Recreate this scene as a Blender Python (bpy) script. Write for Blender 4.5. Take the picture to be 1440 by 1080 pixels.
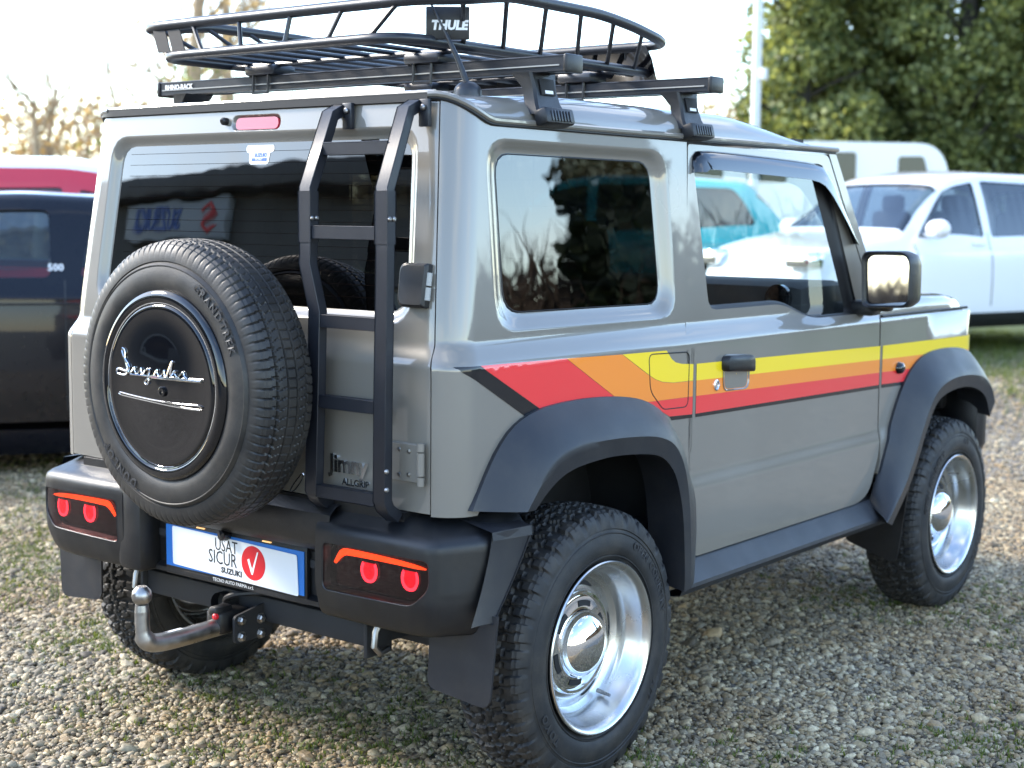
import bpy, bmesh, math, random
import numpy as np
from mathutils import Vector, Matrix
from mathutils.geometry import delaunay_2d_cdt
random.seed(7)
rng = np.random.default_rng(11)
PI = math.pi
for o in list(bpy.data.objects): bpy.data.objects.remove(o)
SC = bpy.context.scene
COL = SC.collection

# ------------------------------------------------------------------ camera
CAM_LOC = Vector((2.894334, -3.035567, 1.421546))
YAW, PITCH, ROLL = math.radians(-38.19123), math.radians(-6.41884), math.radians(0.57892)
d = Vector((math.sin(YAW)*math.cos(PITCH), math.cos(YAW)*math.cos(PITCH), math.sin(PITCH)))
r0 = d.cross(Vector((0, 0, 1))).normalized(); u0 = r0.cross(d)
rv = math.cos(ROLL)*r0 + math.sin(ROLL)*u0; uv = -math.sin(ROLL)*r0 + math.cos(ROLL)*u0
cam = bpy.data.cameras.new('camera'); camo = bpy.data.objects.new('camera', cam); COL.objects.link(camo)
M = Matrix((rv, uv, -d)).transposed().to_4x4(); M.translation = CAM_LOC
camo.matrix_world = M
cam.sensor_width = 36; cam.lens = 36*2122.81/1440; cam.clip_end = 2000; cam.clip_start = .05
cam.dof.use_dof = True; cam.dof.focus_distance = 3.75; cam.dof.aperture_fstop = 3.4
SC.camera = camo

# ------------------------------------------------------------------ sky, sun, exposure
SUN_EL, SUN_AZ = math.radians(33), math.atan2(-.92, -.39)
w = bpy.data.worlds.new('World'); SC.world = w; w.use_nodes = True
nt = w.node_tree; nt.nodes.clear()
sky = nt.nodes.new('ShaderNodeTexSky'); sky.sky_type = 'NISHITA'; sky.sun_disc = False
sky.sun_elevation = SUN_EL; sky.sun_rotation = SUN_AZ; sky.air_density = 1.0; sky.dust_density = .3; sky.ozone_density = 1.6
bg = nt.nodes.new('ShaderNodeBackground'); bg.inputs[1].default_value = .15
wo = nt.nodes.new('ShaderNodeOutputWorld')
tcw = nt.nodes.new('ShaderNodeTexCoord'); mpw = nt.nodes.new('ShaderNodeMapping'); mpw.inputs['Scale'].default_value = (1, 1, 2.6)
cn = nt.nodes.new('ShaderNodeTexNoise'); cn.inputs['Scale'].default_value = 2.1; cn.inputs['Detail'].default_value = 7; cn.inputs['Roughness'].default_value = .58
cr = nt.nodes.new('ShaderNodeMapRange'); cr.inputs[1].default_value = .52; cr.inputs[2].default_value = .78; cr.inputs[3].default_value = .0; cr.inputs[4].default_value = .9
cm = nt.nodes.new('ShaderNodeMix'); cm.data_type = 'RGBA'; cm.inputs[7].default_value = (6.6, 6.5, 6.3, 1)
nt.links.new(tcw.outputs['Generated'], mpw.inputs[0]); nt.links.new(mpw.outputs[0], cn.inputs[0]); nt.links.new(cn.outputs[0], cr.inputs[0]); nt.links.new(cr.outputs[0], cm.inputs[0])
nt.links.new(sky.outputs[0], cm.inputs[6]); nt.links.new(cm.outputs[2], bg.inputs[0]); nt.links.new(bg.outputs[0], wo.inputs[0])
sl = bpy.data.lights.new('sun', 'SUN'); sl.energy = 1.5; sl.angle = math.radians(13); sl.color = (1, .91, .79)
so = bpy.data.objects.new('sun', sl); COL.objects.link(so)
sd = Vector((math.sin(SUN_AZ)*math.cos(SUN_EL), math.cos(SUN_AZ)*math.cos(SUN_EL), math.sin(SUN_EL)))
so.rotation_euler = sd.to_track_quat('Z', 'Y').to_euler(); so.location = (-25, -5, 15)
SC.view_settings.view_transform = 'Standard'; SC.view_settings.look = 'None'
SC.view_settings.exposure = 2.33; SC.view_settings.gamma = 1; SC.view_settings.use_curve_mapping = False
SC.render.engine = 'CYCLES'

# ------------------------------------------------------------------ materials
MATS = {}
def mat(name, col, rough=.5, metal=0., coat=0., noise=0., nscale=30., bump=0., bscale=200., rnoise=0., spec=.5, cior=1.5, dust=0., emit=None, estr=0., trans_leaf=False):
    m = bpy.data.materials.new(name); m.use_nodes = True; t = m.node_tree; b = t.nodes['Principled BSDF']
    b.inputs['Base Color'].default_value = (*col, 1); b.inputs['Roughness'].default_value = rough
    b.inputs['Metallic'].default_value = metal; b.inputs['Coat Weight'].default_value = coat
    b.inputs['Coat Roughness'].default_value = .02; b.inputs['Coat IOR'].default_value = cior; b.inputs['Specular IOR Level'].default_value = spec
    if emit: b.inputs['Emission Color'].default_value = (*emit, 1); b.inputs['Emission Strength'].default_value = estr
    tc = t.nodes.new('ShaderNodeTexCoord')
    if noise or rnoise:
        n = t.nodes.new('ShaderNodeTexNoise'); n.inputs['Scale'].default_value = nscale; n.inputs['Detail'].default_value = 6
        t.links.new(tc.outputs['Object'], n.inputs['Vector'])
        if noise:
            mr = t.nodes.new('ShaderNodeMapRange'); mr.inputs[1].default_value = .3; mr.inputs[2].default_value = .7
            mr.inputs[3].default_value = 1-noise; mr.inputs[4].default_value = 1+noise
            t.links.new(n.outputs[0], mr.inputs[0])
            mx = t.nodes.new('ShaderNodeMix'); mx.data_type = 'RGBA'; mx.blend_type = 'MULTIPLY'; mx.inputs[0].default_value = 1
            mx.inputs[6].default_value = (*col, 1); t.links.new(mr.outputs[0], mx.inputs[7]); t.links.new(mx.outputs[2], b.inputs['Base Color'])
        if rnoise:
            mr2 = t.nodes.new('ShaderNodeMapRange'); mr2.inputs[1].default_value = .3; mr2.inputs[2].default_value = .7
            mr2.inputs[3].default_value = max(.01, rough-rnoise); mr2.inputs[4].default_value = rough+rnoise
            t.links.new(n.outputs[0], mr2.inputs[0]); t.links.new(mr2.outputs[0], b.inputs['Roughness'])
    if dust:
        n4 = t.nodes.new('ShaderNodeTexNoise'); n4.inputs['Scale'].default_value = 11; n4.inputs['Detail'].default_value = 9; n4.inputs['Roughness'].default_value = .72; t.links.new(tc.outputs['Object'], n4.inputs[0])
        m4 = t.nodes.new('ShaderNodeMapRange'); m4.inputs[1].default_value = .45; m4.inputs[2].default_value = .85; m4.inputs[4].default_value = dust; t.links.new(n4.outputs[0], m4.inputs[0])
        x4 = t.nodes.new('ShaderNodeMix'); x4.data_type = 'RGBA'; x4.inputs[7].default_value = (.16, .13, .095, 1); t.links.new(m4.outputs[0], x4.inputs[0])
        src = b.inputs['Base Color'].links[0].from_socket if b.inputs['Base Color'].is_linked else None
        if src: t.links.new(src, x4.inputs[6])
        else: x4.inputs[6].default_value = (*col, 1)
        t.links.new(x4.outputs[2], b.inputs['Base Color'])
    if bump:
        n2 = t.nodes.new('ShaderNodeTexNoise'); n2.inputs['Scale'].default_value = bscale; n2.inputs['Detail'].default_value = 3
        t.links.new(tc.outputs['Object'], n2.inputs['Vector'])
        bp = t.nodes.new('ShaderNodeBump'); bp.inputs['Strength'].default_value = bump; bp.inputs['Distance'].default_value = .002
        t.links.new(n2.outputs[0], bp.inputs['Height']); t.links.new(bp.outputs[0], b.inputs['Normal'])
    MATS[name] = m
    return m
def glass(name, tint, refl=1.5):
    m = bpy.data.materials.new(name); m.use_nodes = True; t = m.node_tree; t.nodes.clear()
    o = t.nodes.new('ShaderNodeOutputMaterial'); mx = t.nodes.new('ShaderNodeMixShader')
    tr = t.nodes.new('ShaderNodeBsdfTransparent'); tr.inputs[0].default_value = (*tint, 1)
    g = t.nodes.new('ShaderNodeBsdfGlossy'); g.inputs['Roughness'].default_value = .0; g.inputs[0].default_value = (1, 1, 1, 1)
    f = t.nodes.new('ShaderNodeFresnel'); gg = t.nodes.new('ShaderNodeNewGeometry'); im = t.nodes.new('ShaderNodeMapRange')
    im.inputs[3].default_value = refl; im.inputs[4].default_value = 1/refl; t.links.new(gg.outputs['Backfacing'], im.inputs[0]); t.links.new(im.outputs[0], f.inputs[0])
    n = t.nodes.new('ShaderNodeTexNoise'); n.inputs['Scale'].default_value = 5; tc = t.nodes.new('ShaderNodeTexCoord')
    bp = t.nodes.new('ShaderNodeBump'); bp.inputs['Strength'].default_value = .06; bp.inputs['Distance'].default_value = .01
    t.links.new(tc.outputs['Object'], n.inputs[0]); t.links.new(n.outputs[0], bp.inputs['Height']); t.links.new(bp.outputs[0], g.inputs['Normal'])
    t.links.new(f.outputs[0], mx.inputs[0]); t.links.new(tr.outputs[0], mx.inputs[1]); t.links.new(g.outputs[0], mx.inputs[2])
    t.links.new(mx.outputs[0], o.inputs[0]); MATS[name] = m
    return m
def mirror_mat(name, c):
    return mat(name, c, .02, 1.)
mat('paint', (.180, .164, .138), .32, 0, 1., cior=1.6, noise=.03, nscale=3, rnoise=.05, dust=.05)
mat('trim', (.0055, .006, .0075), .38, 0, 0, noise=.15, nscale=14, bump=.25, bscale=900, rnoise=.08, dust=.10)
mat('flare', (.013, .014, .0175), .43, 0, 0, noise=.10, nscale=9, bump=.2, bscale=900, rnoise=.06, dust=.12)
mat('rackblack', (.009, .0105, .015), .38, 0, .15, noise=.12, nscale=20, bump=.12, bscale=700)
mat('ladderpaint', (.012, .0135, .019), .42, .2, .1, noise=.12, nscale=18, bump=.15, bscale=800)
mat('dark', (.010, .010, .011), .75)
mat('innertrim', (.02, .02, .022), .7, noise=.2)
mat('underbody', (.012, .012, .013), .7, noise=.3, nscale=12)
mat('rubber', (.011, .011, .0115), .62, noise=.25, nscale=14, bump=.3, bscale=400, rnoise=.1, dust=.30)
mat('sparerubber', (.014, .0135, .013), .5, noise=.2, nscale=10, bump=.15, bscale=300, rnoise=.1, dust=.25)
mat('letter', (.026, .026, .028), .45)
mat('seal', (.008, .008, .009), .5)
mat('polished', (.66, .66, .65), .26, 1., noise=.06, nscale=8, rnoise=.07)
mat('chrome', (.86, .87, .88), .05, 1.)
mat('steel', (.35, .34, .33), .36, 1., noise=.25, nscale=25, rnoise=.1)
mat('gloss_black', (.002, .002, .003), .05, 0, 1., spec=.2, cior=1.5)
mat('visor', (.006, .007, .01), .05, 0, .6)
mat('red', (.80, .026, .030), .3, 0, 1., cior=1.45); mat('orange', (.90, .25, .02), .3, 0, 1., cior=1.45)
mat('yellow', (.92, .64, .012), .3, 0, 1., cior=1.45); mat('blackvinyl', (.003, .0035, .006), .3, 0, 1., spec=.2, cior=1.4)
mat('lens', (.006, .002, .003), .12, 0, .5, spec=.25, cior=1.35); mat('ledorange', (.2, .05, .0), .4, emit=(1, .07, .01), estr=.75)
mat('ledred', (.3, .01, .01), .4, emit=(1, .04, .07), estr=1.0); mat('ledredcore', (.3, .01, .01), .4, emit=(1, .008, .035), estr=.28)
mat('brakelens', (.30, .008, .025), .12, 0, 1., emit=(.9, .02, .06), estr=.035)
mat('white', (.78, .78, .77), .4); mat('platewhite', (.74, .75, .76), .28, 0, .4)
mat('plateblue', (.02, .16, .50), .35); mat('ink', (.015, .015, .016), .5); mat('inkred', (.62, .012, .02), .4); mat('inkblue', (.05, .12, .4), .4)
mat('lampwarm', (.8, .6, .3), .4, emit=(1, .5, .16), estr=.2)
mat('badge', (.78, .79, .80), .22, 1.); mat('cable', (.01, .01, .011), .45); mat('tag', (.7, .7, .68), .5)
mat('pigment_grey', (.33, .33, .31), .45)
glass('glass_clear', (.84, .89, .88), 1.33); glass('glass_tint', (.022, .024, .025), 1.9); glass('glass_smoke', (.62, .40, .40), 1.42)
mirror_mat('mirrorglass', (.85, .87, .88))

# ------------------------------------------------------------------ mesh helpers
def link(o, parent=None):
    COL.objects.link(o)
    if parent is not None: o.parent = parent
    return o
def tag(o, label=None, cat=None, group=None, kind=None):
    if label: o['label'] = label
    if cat: o['category'] = cat
    if group: o['group'] = group
    if kind: o['kind'] = kind
    return o
def empty(name, loc=(0, 0, 0), rz=0, parent=None):
    o = bpy.data.objects.new(name, None); o.empty_display_size = .1; o.location = loc; o.rotation_euler[2] = rz
    return link(o, parent)
class MB:
    def __init__(s): s.v = []; s.f = []; s.m = []; s.nv = {}
    def add(s, V, F, m=0):
        b = len(s.v); s.v.extend([tuple(p) for p in V]); s.f.extend([tuple(i+b for i in f) for f in F]); s.m.extend([m]*len(F)); return b
    def box(s, c, sz, rot=None, m=0, bev=.0):
        bm = bmesh.new(); bmesh.ops.create_cube(bm, size=1)
        bmesh.ops.scale(bm, vec=sz, verts=bm.verts)
        if bev: bmesh.ops.bevel(bm, geom=bm.edges[:], offset=bev, segments=2, profile=.5, affect='EDGES')
        R = rot if rot is not None else Matrix.Identity(3)
        bm.verts.index_update()
        V = [R @ x.co + Vector(c) for x in bm.verts]; F = [[x.index for x in f.verts] for f in bm.faces]; bm.free()
        s.add(V, F, m)
    def tube(s, path, r, n=10, m=0, closed=False, cap=True):
        P = [Vector(p) for p in path]; k = len(P); rings = []
        rr = r if hasattr(r, '__len__') else [r]*k
        T = []
        for i in range(k):
            a = P[(i-1) % k] if (closed or i > 0) else P[i]; b = P[(i+1) % k] if (closed or i < k-1) else P[i]
            T.append((b-a).normalized())
        up = Vector((0, 0, 1)) if abs(T[0].z) < .9 else Vector((1, 0, 0))
        N = (up - T[0]*up.dot(T[0])).normalized(); V = []
        for i in range(k):
            N = (N - T[i]*N.dot(T[i])).normalized(); B = T[i].cross(N)
            for j in range(n):
                a = 2*PI*j/n; V.append(P[i] + (N*math.cos(a)+B*math.sin(a))*rr[i])
        F = []
        for i in range(k if closed else k-1):
            for j in range(n):
                a = i*n+j; b = i*n+(j+1) % n; c2 = ((i+1) % k)*n+(j+1) % n; d2 = ((i+1) % k)*n+j
                F.append((a, b, c2, d2))
        if cap and not closed: F.append(tuple(range(n-1, -1, -1))); F.append(tuple((k-1)*n+j for j in range(n)))
        s.add(V, F, m)
    def rect_tube(s, path, w, h, side, m=0):
        """square section swept along path; side = constant vector giving the width direction"""
        P = [Vector(p) for p in path]; S = Vector(side).normalized(); V = []; k = len(P)
        for i in range(k):
            ta = (P[i]-P[i-1]).normalized() if i > 0 else None; tb = (P[i+1]-P[i]).normalized() if i < k-1 else None
            if ta is None: t = tb; sc = 1
            elif tb is None: t = ta; sc = 1
            else: t = (ta+tb).normalized(); sc = 1/max(.4, t.dot(tb))
            n = S.cross(t).normalized(); c = .05*min(w, h)
            for a, b in ((-1, -1), (1, -1), (1, 1), (-1, 1)):
                for e, g in (((1, 0), (0, 1)) if a*b > 0 else ((0, 1), (1, 0))):
                    V.append(P[i] + S*(a*(w/2-c*e)) + n*(b*(h/2-c*g)*sc))
        F = []
        for i in range(k-1):
            for j in range(8): F.append((i*8+j, i*8+(j+1) % 8, (i+1)*8+(j+1) % 8, (i+1)*8+j))
        F.append(tuple(range(7, -1, -1))); F.append(tuple((k-1)*8+j for j in range(8)))
        s.add(V, F, m)
    def lathe(s, prof, n=64, axis='x', c=(0, 0, 0), m=0):
        V = []
        for i in range(n):
            a = 2*PI*i/n
            for (r, h) in prof:
                p = {'x': (h, r*math.cos(a), r*math.sin(a)), 'y': (r*math.cos(a), h, r*math.sin(a)), 'z': (r*math.cos(a), r*math.sin(a), h)}[axis]
                V.append((p[0]+c[0], p[1]+c[1], p[2]+c[2]))
        k = len(prof); F = []
        for i in range(n):
            for j in range(k-1):
                a = i*k+j; b = ((i+1) % n)*k+j
                F.append((a, b, b+1, a+1) if axis != 'y' else (a, a+1, b+1, b))
        s.add(V, F, m)
    def prism(s, poly, fn, h0, h1, m=0):
        """closed polygon (2D list) swept from h0 to h1 through fn(a,b,h)"""
        n = len(poly); V = [fn(a, b, h0) for a, b in poly]+[fn(a, b, h1) for a, b in poly]
        F = [tuple(range(n-1, -1, -1)), tuple(range(n, 2*n))]+[(i, (i+1) % n, n+(i+1) % n, n+i) for i in range(n)]
        s.add(V, F, m)
    def loft(s, rows, m=0, close=False):
        n = len(rows[0]); V = [p for r in rows for p in r]; F = []
        for i in range(len(rows)-1):
            for j in range(n if close else n-1):
                F.append((i*n+j, i*n+(j+1) % n, (i+1)*n+(j+1) % n, (i+1)*n+j))
        s.add(V, F, m)
    def build(s, name, mats, parent=None, ang=38, fix=False, smooth=True):
        me = bpy.data.meshes.new(name); me.from_pydata([tuple(p) for p in s.v], [], s.f)
        mats = [mats] if isinstance(mats, str) else mats
        for k in mats: me.materials.append(MATS[k])
        me.polygons.foreach_set('material_index', s.m)
        if fix:
            bm = bmesh.new(); bm.from_mesh(me); bmesh.ops.recalc_face_normals(bm, faces=bm.faces); bm.to_mesh(me); bm.free()
        if smooth:
            me.polygons.foreach_set('use_smooth', [True]*len(me.polygons)); me.set_sharp_from_angle(angle=math.radians(ang))
        me.update()
        if s.nv and not fix:
            N_ = np.zeros(len(me.vertices)*3); me.vertex_normals.foreach_get('vector', N_); N_ = N_.reshape(-1, 3)
            for k_, v_ in s.nv.items(): N_[k_] = v_
            me.normals_split_custom_set_from_vertices(N_.tolist())
        return link(bpy.data.objects.new(name, me), parent)
def copy_tree(o, parent=None):
    c = o.copy(); COL.objects.link(c); c.parent = parent
    for ch in list(o.children): copy_tree(ch, c)
    return c
def sst(a, b, v):
    t = min(1, max(0, (v-a)/(b-a))); return t*t*(3-2*t)
def interp(x, X, Y): return float(np.interp(x, X, Y))
def rpoly(pts, n=6):
    """polygon [(u,v,r)] with rounded corners"""
    out = []; k = len(pts)
    for i in range(k):
        p = np.array(pts[i][:2], float); r = pts[i][2] if len(pts[i]) > 2 else 0
        if r <= 0: out.append(tuple(p)); continue
        a = np.array(pts[i-1][:2], float)-p; b = np.array(pts[(i+1) % k][:2], float)-p
        la, lb = np.linalg.norm(a), np.linalg.norm(b); a /= la; b /= lb
        r2 = min(r, .49*la, .49*lb)
        p0 = p+a*r2; p2 = p+b*r2
        for j in range(n+1):
            t = j/n; q = (1-t)**2*p0+2*t*(1-t)*(p*.92+.04*(p0+p2))+t*t*p2; out.append(tuple(q))
    return out
def resample(poly, ds, closed=True):
    out = []; k = len(poly)
    for i in range(k if closed else k-1):
        a = np.array(poly[i], float); b = np.array(poly[(i+1) % k], float); L = np.linalg.norm(b-a)
        if L < 1e-7: continue
        n = max(1, int(math.ceil(L/ds)))
        for j in range(n): out.append(tuple(a+(b-a)*j/n))
    if not closed: out.append(tuple(poly[-1]))
    return out
def even(poly, n, closed=False):
    P = np.array(list(poly)+([poly[0]] if closed else []), float); L = np.r_[0, np.cumsum(np.linalg.norm(np.diff(P, axis=0), axis=1))]
    t = np.linspace(0, L[-1], n+1)[:-1] if closed else np.linspace(0, L[-1], n)
    return [tuple(np.interp(x, L, P[:, k]) for k in range(P.shape[1])) for x in t]
def smooth_line(poly, n, it=2):
    P = [np.array(p, float) for p in poly]
    for _ in range(it):
        Q = [P[0]]
        for a, b in zip(P[:-1], P[1:]): Q += [a*.75+b*.25, a*.25+b*.75]
        P = Q+[P[-1]]
    return even([tuple(p) for p in P], n)
def inpoly(X, Y, poly):
    P = np.array(poly); x0, y0 = P[:, 0], P[:, 1]; x1, y1 = np.roll(x0, -1), np.roll(y0, -1)
    ins = np.zeros(X.shape, bool)
    for a, b, c, e in zip(x0, y0, x1, y1):
        if b == e: continue
        cond = ((b > Y) != (e > Y)); ins ^= cond & (X < (c-a)*(Y-b)/(e-b)+a)
    return ins
def distpoly(X, Y, poly):
    D = np.full(X.shape, 9.)
    P = np.array(poly); Q = np.roll(P, -1, 0)
    for (a, b), (c, e) in zip(P, Q):
        dx, dy = c-a, e-b; l2 = dx*dx+dy*dy+1e-12
        t = np.clip(((X-a)*dx+(Y-b)*dy)/l2, 0, 1); D = np.minimum(D, np.hypot(X-a-t*dx, Y-b-t*dy))
    return D
def nrm(S, u, v, e=1e-3):
    a = np.array(S(u+e, v))-np.array(S(u-e, v)); b = np.array(S(u, v+e))-np.array(S(u, v-e)); n = np.cross(a, b)
    l = np.linalg.norm(n); return n/l if l > 1e-12 else np.array((0, 0, 1.))
class Panel(MB):
    """trimmed patch of a surface S(u,v): triangulated inside an outline, holes left open, edges turned in"""
    def patch(s, S, outer, holes=(), gu=None, gv=None, off=0., m=0, flip=False, md=.35):
        conts = [outer]+list(holes); V2 = []; E = []; loops = []
        for cpoly in conts:
            b = len(V2); n = len(cpoly); V2 += [tuple(p) for p in cpoly]; E += [(b+i, b+(i+1) % n) for i in range(n)]; loops.append(range(b, b+n))
        U, W = np.meshgrid(gu, gv); U = U.ravel(); W = W.ravel()
        su = np.median(np.diff(gu)) if len(gu) > 1 else .03; sv = np.median(np.diff(gv)) if len(gv) > 1 else .03
        k = inpoly(U, W, outer)
        for h in holes: k &= ~inpoly(U, W, h)
        U, W = U[k], W[k]
        if len(U):
            D = np.full(U.shape, 9.)
            for cpoly in conts: D = np.minimum(D, distpoly(U, W, cpoly))
            kk = D > max(.005, md*min(su, sv)); U, W = U[kk], W[kk]
        V2 += list(zip(U.tolist(), W.tolist()))
        vo, eo, fo, ov, oe, of = delaunay_2d_cdt([Vector(p) for p in V2], E, [], 0, 1e-7)
        vo = np.array([tuple(p) for p in vo]); T = np.array([tuple(f) for f in fo])
        C = vo[T].mean(1); k = inpoly(C[:, 0], C[:, 1], outer)
        for h in holes: k &= ~inpoly(C[:, 0], C[:, 1], h)
        T = T[k]
        P3 = []
        for (a, b2) in vo:
            p = np.array(S(a, b2))
            if off: p = p+nrm(S, a, b2)*off
            P3.append(tuple(p))
        a2 = (vo[T[:, 1]]-vo[T[:, 0]]); b2 = (vo[T[:, 2]]-vo[T[:, 0]]); cr = a2[:, 0]*b2[:, 1]-a2[:, 1]*b2[:, 0]
        F = [(tuple(t) if (c > 0) != flip else tuple(t[::-1])) for t, c in zip(T.tolist(), cr) if abs(c) > 1e-12]
        base = s.add(P3, F, m); back = {}
        for i, (a, b2) in enumerate(vo): s.nv[base+i] = nrm(S, a, b2)*(-1 if flip else 1)
        for i, l in enumerate(ov):
            for q in l: back[q] = base+i
        return [[back[i] for i in L if i in back] for L in loops]
    def lip(s, S, cont, depth=.018, m=0, off=0., hole=False):
        A = 0.
        for (a, b), (c, e) in zip(cont, cont[1:]+cont[:1]): A += a*e-c*b
        pts = list(cont) if (A > 0) != hole else list(cont)[::-1]
        n = len(pts); V = []
        for (a, b) in pts: p = np.array(S(a, b)); N = nrm(S, a, b); V.append(p+N*off); V.append(p+N*(off-depth))
        s.add(V, [(2*i, 2*i+1, 2*((i+1) % n)+1, 2*((i+1) % n)) for i in range(n)], m)
    def ring(s, S, idx, co, ci, prof, m=0):
        """strip from hole outline co (mesh indices idx) to inner outline ci; prof = [(t, offset)]"""
        n = len(co); A = sum(a[0]*b[1]-b[0]*a[1] for a, b in zip(co, co[1:]+co[:1])); prev = list(idx)
        for t, o in prof:
            V = []
            for (a, b), (c, e) in zip(co, ci):
                u, v = a+(c-a)*t, b+(e-b)*t; V.append(np.array(S(u, v))+nrm(S, u, v)*o)
            b0 = s.add(V, []); cur = [b0+i for i in range(n)]
            for i in range(n):
                j = (i+1) % n; q = (prev[i], prev[j], cur[j], cur[i]); s.f.append(q if A > 0 else q[::-1]); s.m.append(m)
            prev = cur
def text_mesh(body, size=1., ext=.0, align='CENTER', shear=0., bold=0., spacing=1., sx=1., res=2):
    cu = bpy.data.curves.new('t', 'FONT'); cu.body = body; cu.size = size; cu.extrude = ext; cu.align_x = align; cu.align_y = 'CENTER'
    cu.shear = shear; cu.offset = bold; cu.space_character = spacing; cu.resolution_u = res
    ob = bpy.data.objects.new('t', cu); COL.objects.link(ob)
    dg = bpy.context.evaluated_depsgraph_get(); me = bpy.data.meshes.new_from_object(ob.evaluated_get(dg))
    V = [(v.co.x*sx, v.co.y, v.co.z) for v in me.vertices]; F = [tuple(p.vertices) for p in me.polygons]
    bpy.data.objects.remove(ob); bpy.data.curves.remove(cu); bpy.data.meshes.remove(me)
    return V, F
def text_obj(name, body, fn, material, parent, size, ext=.0006, **k):
    V, F = text_mesh(body, size, ext, **k); b = MB(); b.add([fn(*p) for p in V], F)
    return b.build(name, material, parent, smooth=False)

# =================================================================== the off-road car
CAR = empty('off_road_car', (0, 0, 0))
tag(CAR, 'grey boxy off-road car with red orange yellow side stripes, roof basket and rear ladder', 'car')
RC = .085; LA = RC*PI/2
def tum(z): h = z-1.12; return h*h/(h+.03) if h > 0 else 0.
def xs(z, y=-.4):
    x = .7375-.028*sst(1.070, 1.134, z)-.085*tum(z)-.012*max(0., (.62-z)/.2)**2
    x += .0085*(1-sst(.664, .718, z))*sst(.15, .4, y)*(1-sst(1.85, 2.1, y))
    x += .005*(1-((y-.9)/1.5)**2)
    if y > 2.47: t = min(1., (y-2.47)/.13); x -= .13*(1-math.sqrt(max(0., 1-t*t)))
    return x
def yr(z): return -.50+.020*sst(1.070, 1.134, z)+.125*tum(z)
def hw(z): return xs(z)-RC
def S(U, z):
    s = 1 if U >= 0 else -1; a = abs(U); h = hw(z); y0 = yr(z)
    if a <= h: x = a; y = y0-.010*(1-(a/h)**2)
    elif a < h+LA: q = (a-h)/RC; x = h+RC*math.sin(q); y = y0+RC*(1-math.cos(q))
    else: y = y0+RC+(a-h-LA); x = xs(z, y)+(xs(z)-xs(z, y0+RC))
    return (s*x, y, z)
def us(y, z): return hw(z)+LA+(y-yr(z)-RC)
def ur(x, z):
    h = hw(z); a = abs(x); s = 1 if x >= 0 else -1
    return s*(a if a <= h else h+RC*math.asin(min(1, (a-h)/RC)))
def zt(U): return 1.692-.054*sst(.60, .77, abs(U))
def side(poly): return [(us(y, z), z) for y, z in poly]
def rear(poly): return [(ur(x, z), z) for x, z in poly]
def sg(poly, s): return [(s*u, z) for u, z in poly]
GZ = np.unique(np.round(np.r_[np.arange(.44, .65, .03), np.arange(.65, .73, .007), np.arange(.73, 1.06, .03), np.arange(1.06, 1.15, .006), np.arange(1.15, 1.72, .03)], 4))
def grid_u(a, b, st=.03):
    g = np.r_[np.arange(a, b, st), np.arange(.55, .80, .008)]
    return np.unique(np.round(g[(g >= a) & (g <= b)], 4))
def body_panel(name, outer, holes=(), rings=(), inner=True, s=1, ur_=(.0, 3.3), ds=.02, depth=.016):
    """rings: list of (inner outline, profile) matching holes (None = plain turned edge)"""
    p = Panel(); o = sg(resample(outer, ds), s); H = [sg(h, s) for h in holes]
    gu = np.unique(s*grid_u(*ur_)) if ur_[0] >= 0 else np.unique(np.r_[-grid_u(0, ur_[1]), grid_u(0, ur_[1])])
    loops = p.patch(S, o, H, gu, GZ)
    p.lip(S, o, depth, 0)
    for h, lp, rg in zip(H, loops[1:], rings):
        if rg is None: p.lip(S, h, depth, 0, hole=True)
        else: p.ring(S, lp, h, sg(rg[0], s), rg[1], rg[2] if len(rg) > 2 else 0)
    if inner: p.patch(S, o, H, gu[::2], GZ[::2], off=-.035, m=1, flip=True)
    return p.build(name, ['paint', 'innertrim', 'seal'], CAR, ang=32)
REC = [(.10, -.0008), (.25, -.004), (.45, -.011), (.65, -.0185), (.85, -.023), (1., -.0245)]
def seam(z): return hw(z)+.012+.018*sst(1.08, 1.13, z)

# ---- outlines shared by panels, flares and stripes
rO = [(-.447, .752), (-.409, .815), (-.358, .885), (-.296, .936), (-.209, .963), (-.098, .971), (.028, .971), (.161, .961), (.254, .943), (.341, .905), (.403, .843), (.445, .797), (.49, .695), (.510, .594), (.516, .44)]
rC = [(-.344, .745), (-.305, .788), (-.257, .84), (-.199, .868), (-.107, .88), (.02, .879), (.154, .87), (.224, .859), (.287, .837), (.331, .787), (.358, .722), (.378, .60), (.385, .43)]
rI = [(-.300, .742), (-.246, .784), (-.176, .817), (-.075, .828), (.032, .831), (.191, .816), (.252, .797), (.302, .755), (.329, .699), (.35, .629), (.363, .489), (.362, .42)]
fO = [(1.655, .455), (1.705, .57), (1.749, .652), (1.852, .823), (1.965, .915), (2.085, .949), (2.27, .955), (2.434, .942), (2.56, .895), (2.62, .82)]
fC = [(1.622, .415), (1.70, .475), (1.787, .548), (1.891, .706), (1.98, .819), (2.105, .859), (2.289, .864), (2.436, .843), (2.52, .80), (2.56, .74)]
fI = [(1.68, .395), (1.83, .52), (1.935, .681), (2.014, .785), (2.154, .814), (2.313, .816), (2.464, .777), (2.51, .72), (2.53, .68)]
def inset(pl, c, k): return [(c[0]+(y-c[0])*k, c[1]+(z-c[1])*k) for y, z in pl]
rA = inset(rO, (.03, .40), .93); fA = inset(fO, (2.16, .40), .93)
def dgap(z): return .508+.045*max(0, (z-1.1)/.53)      # rear edge of the door

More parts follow.
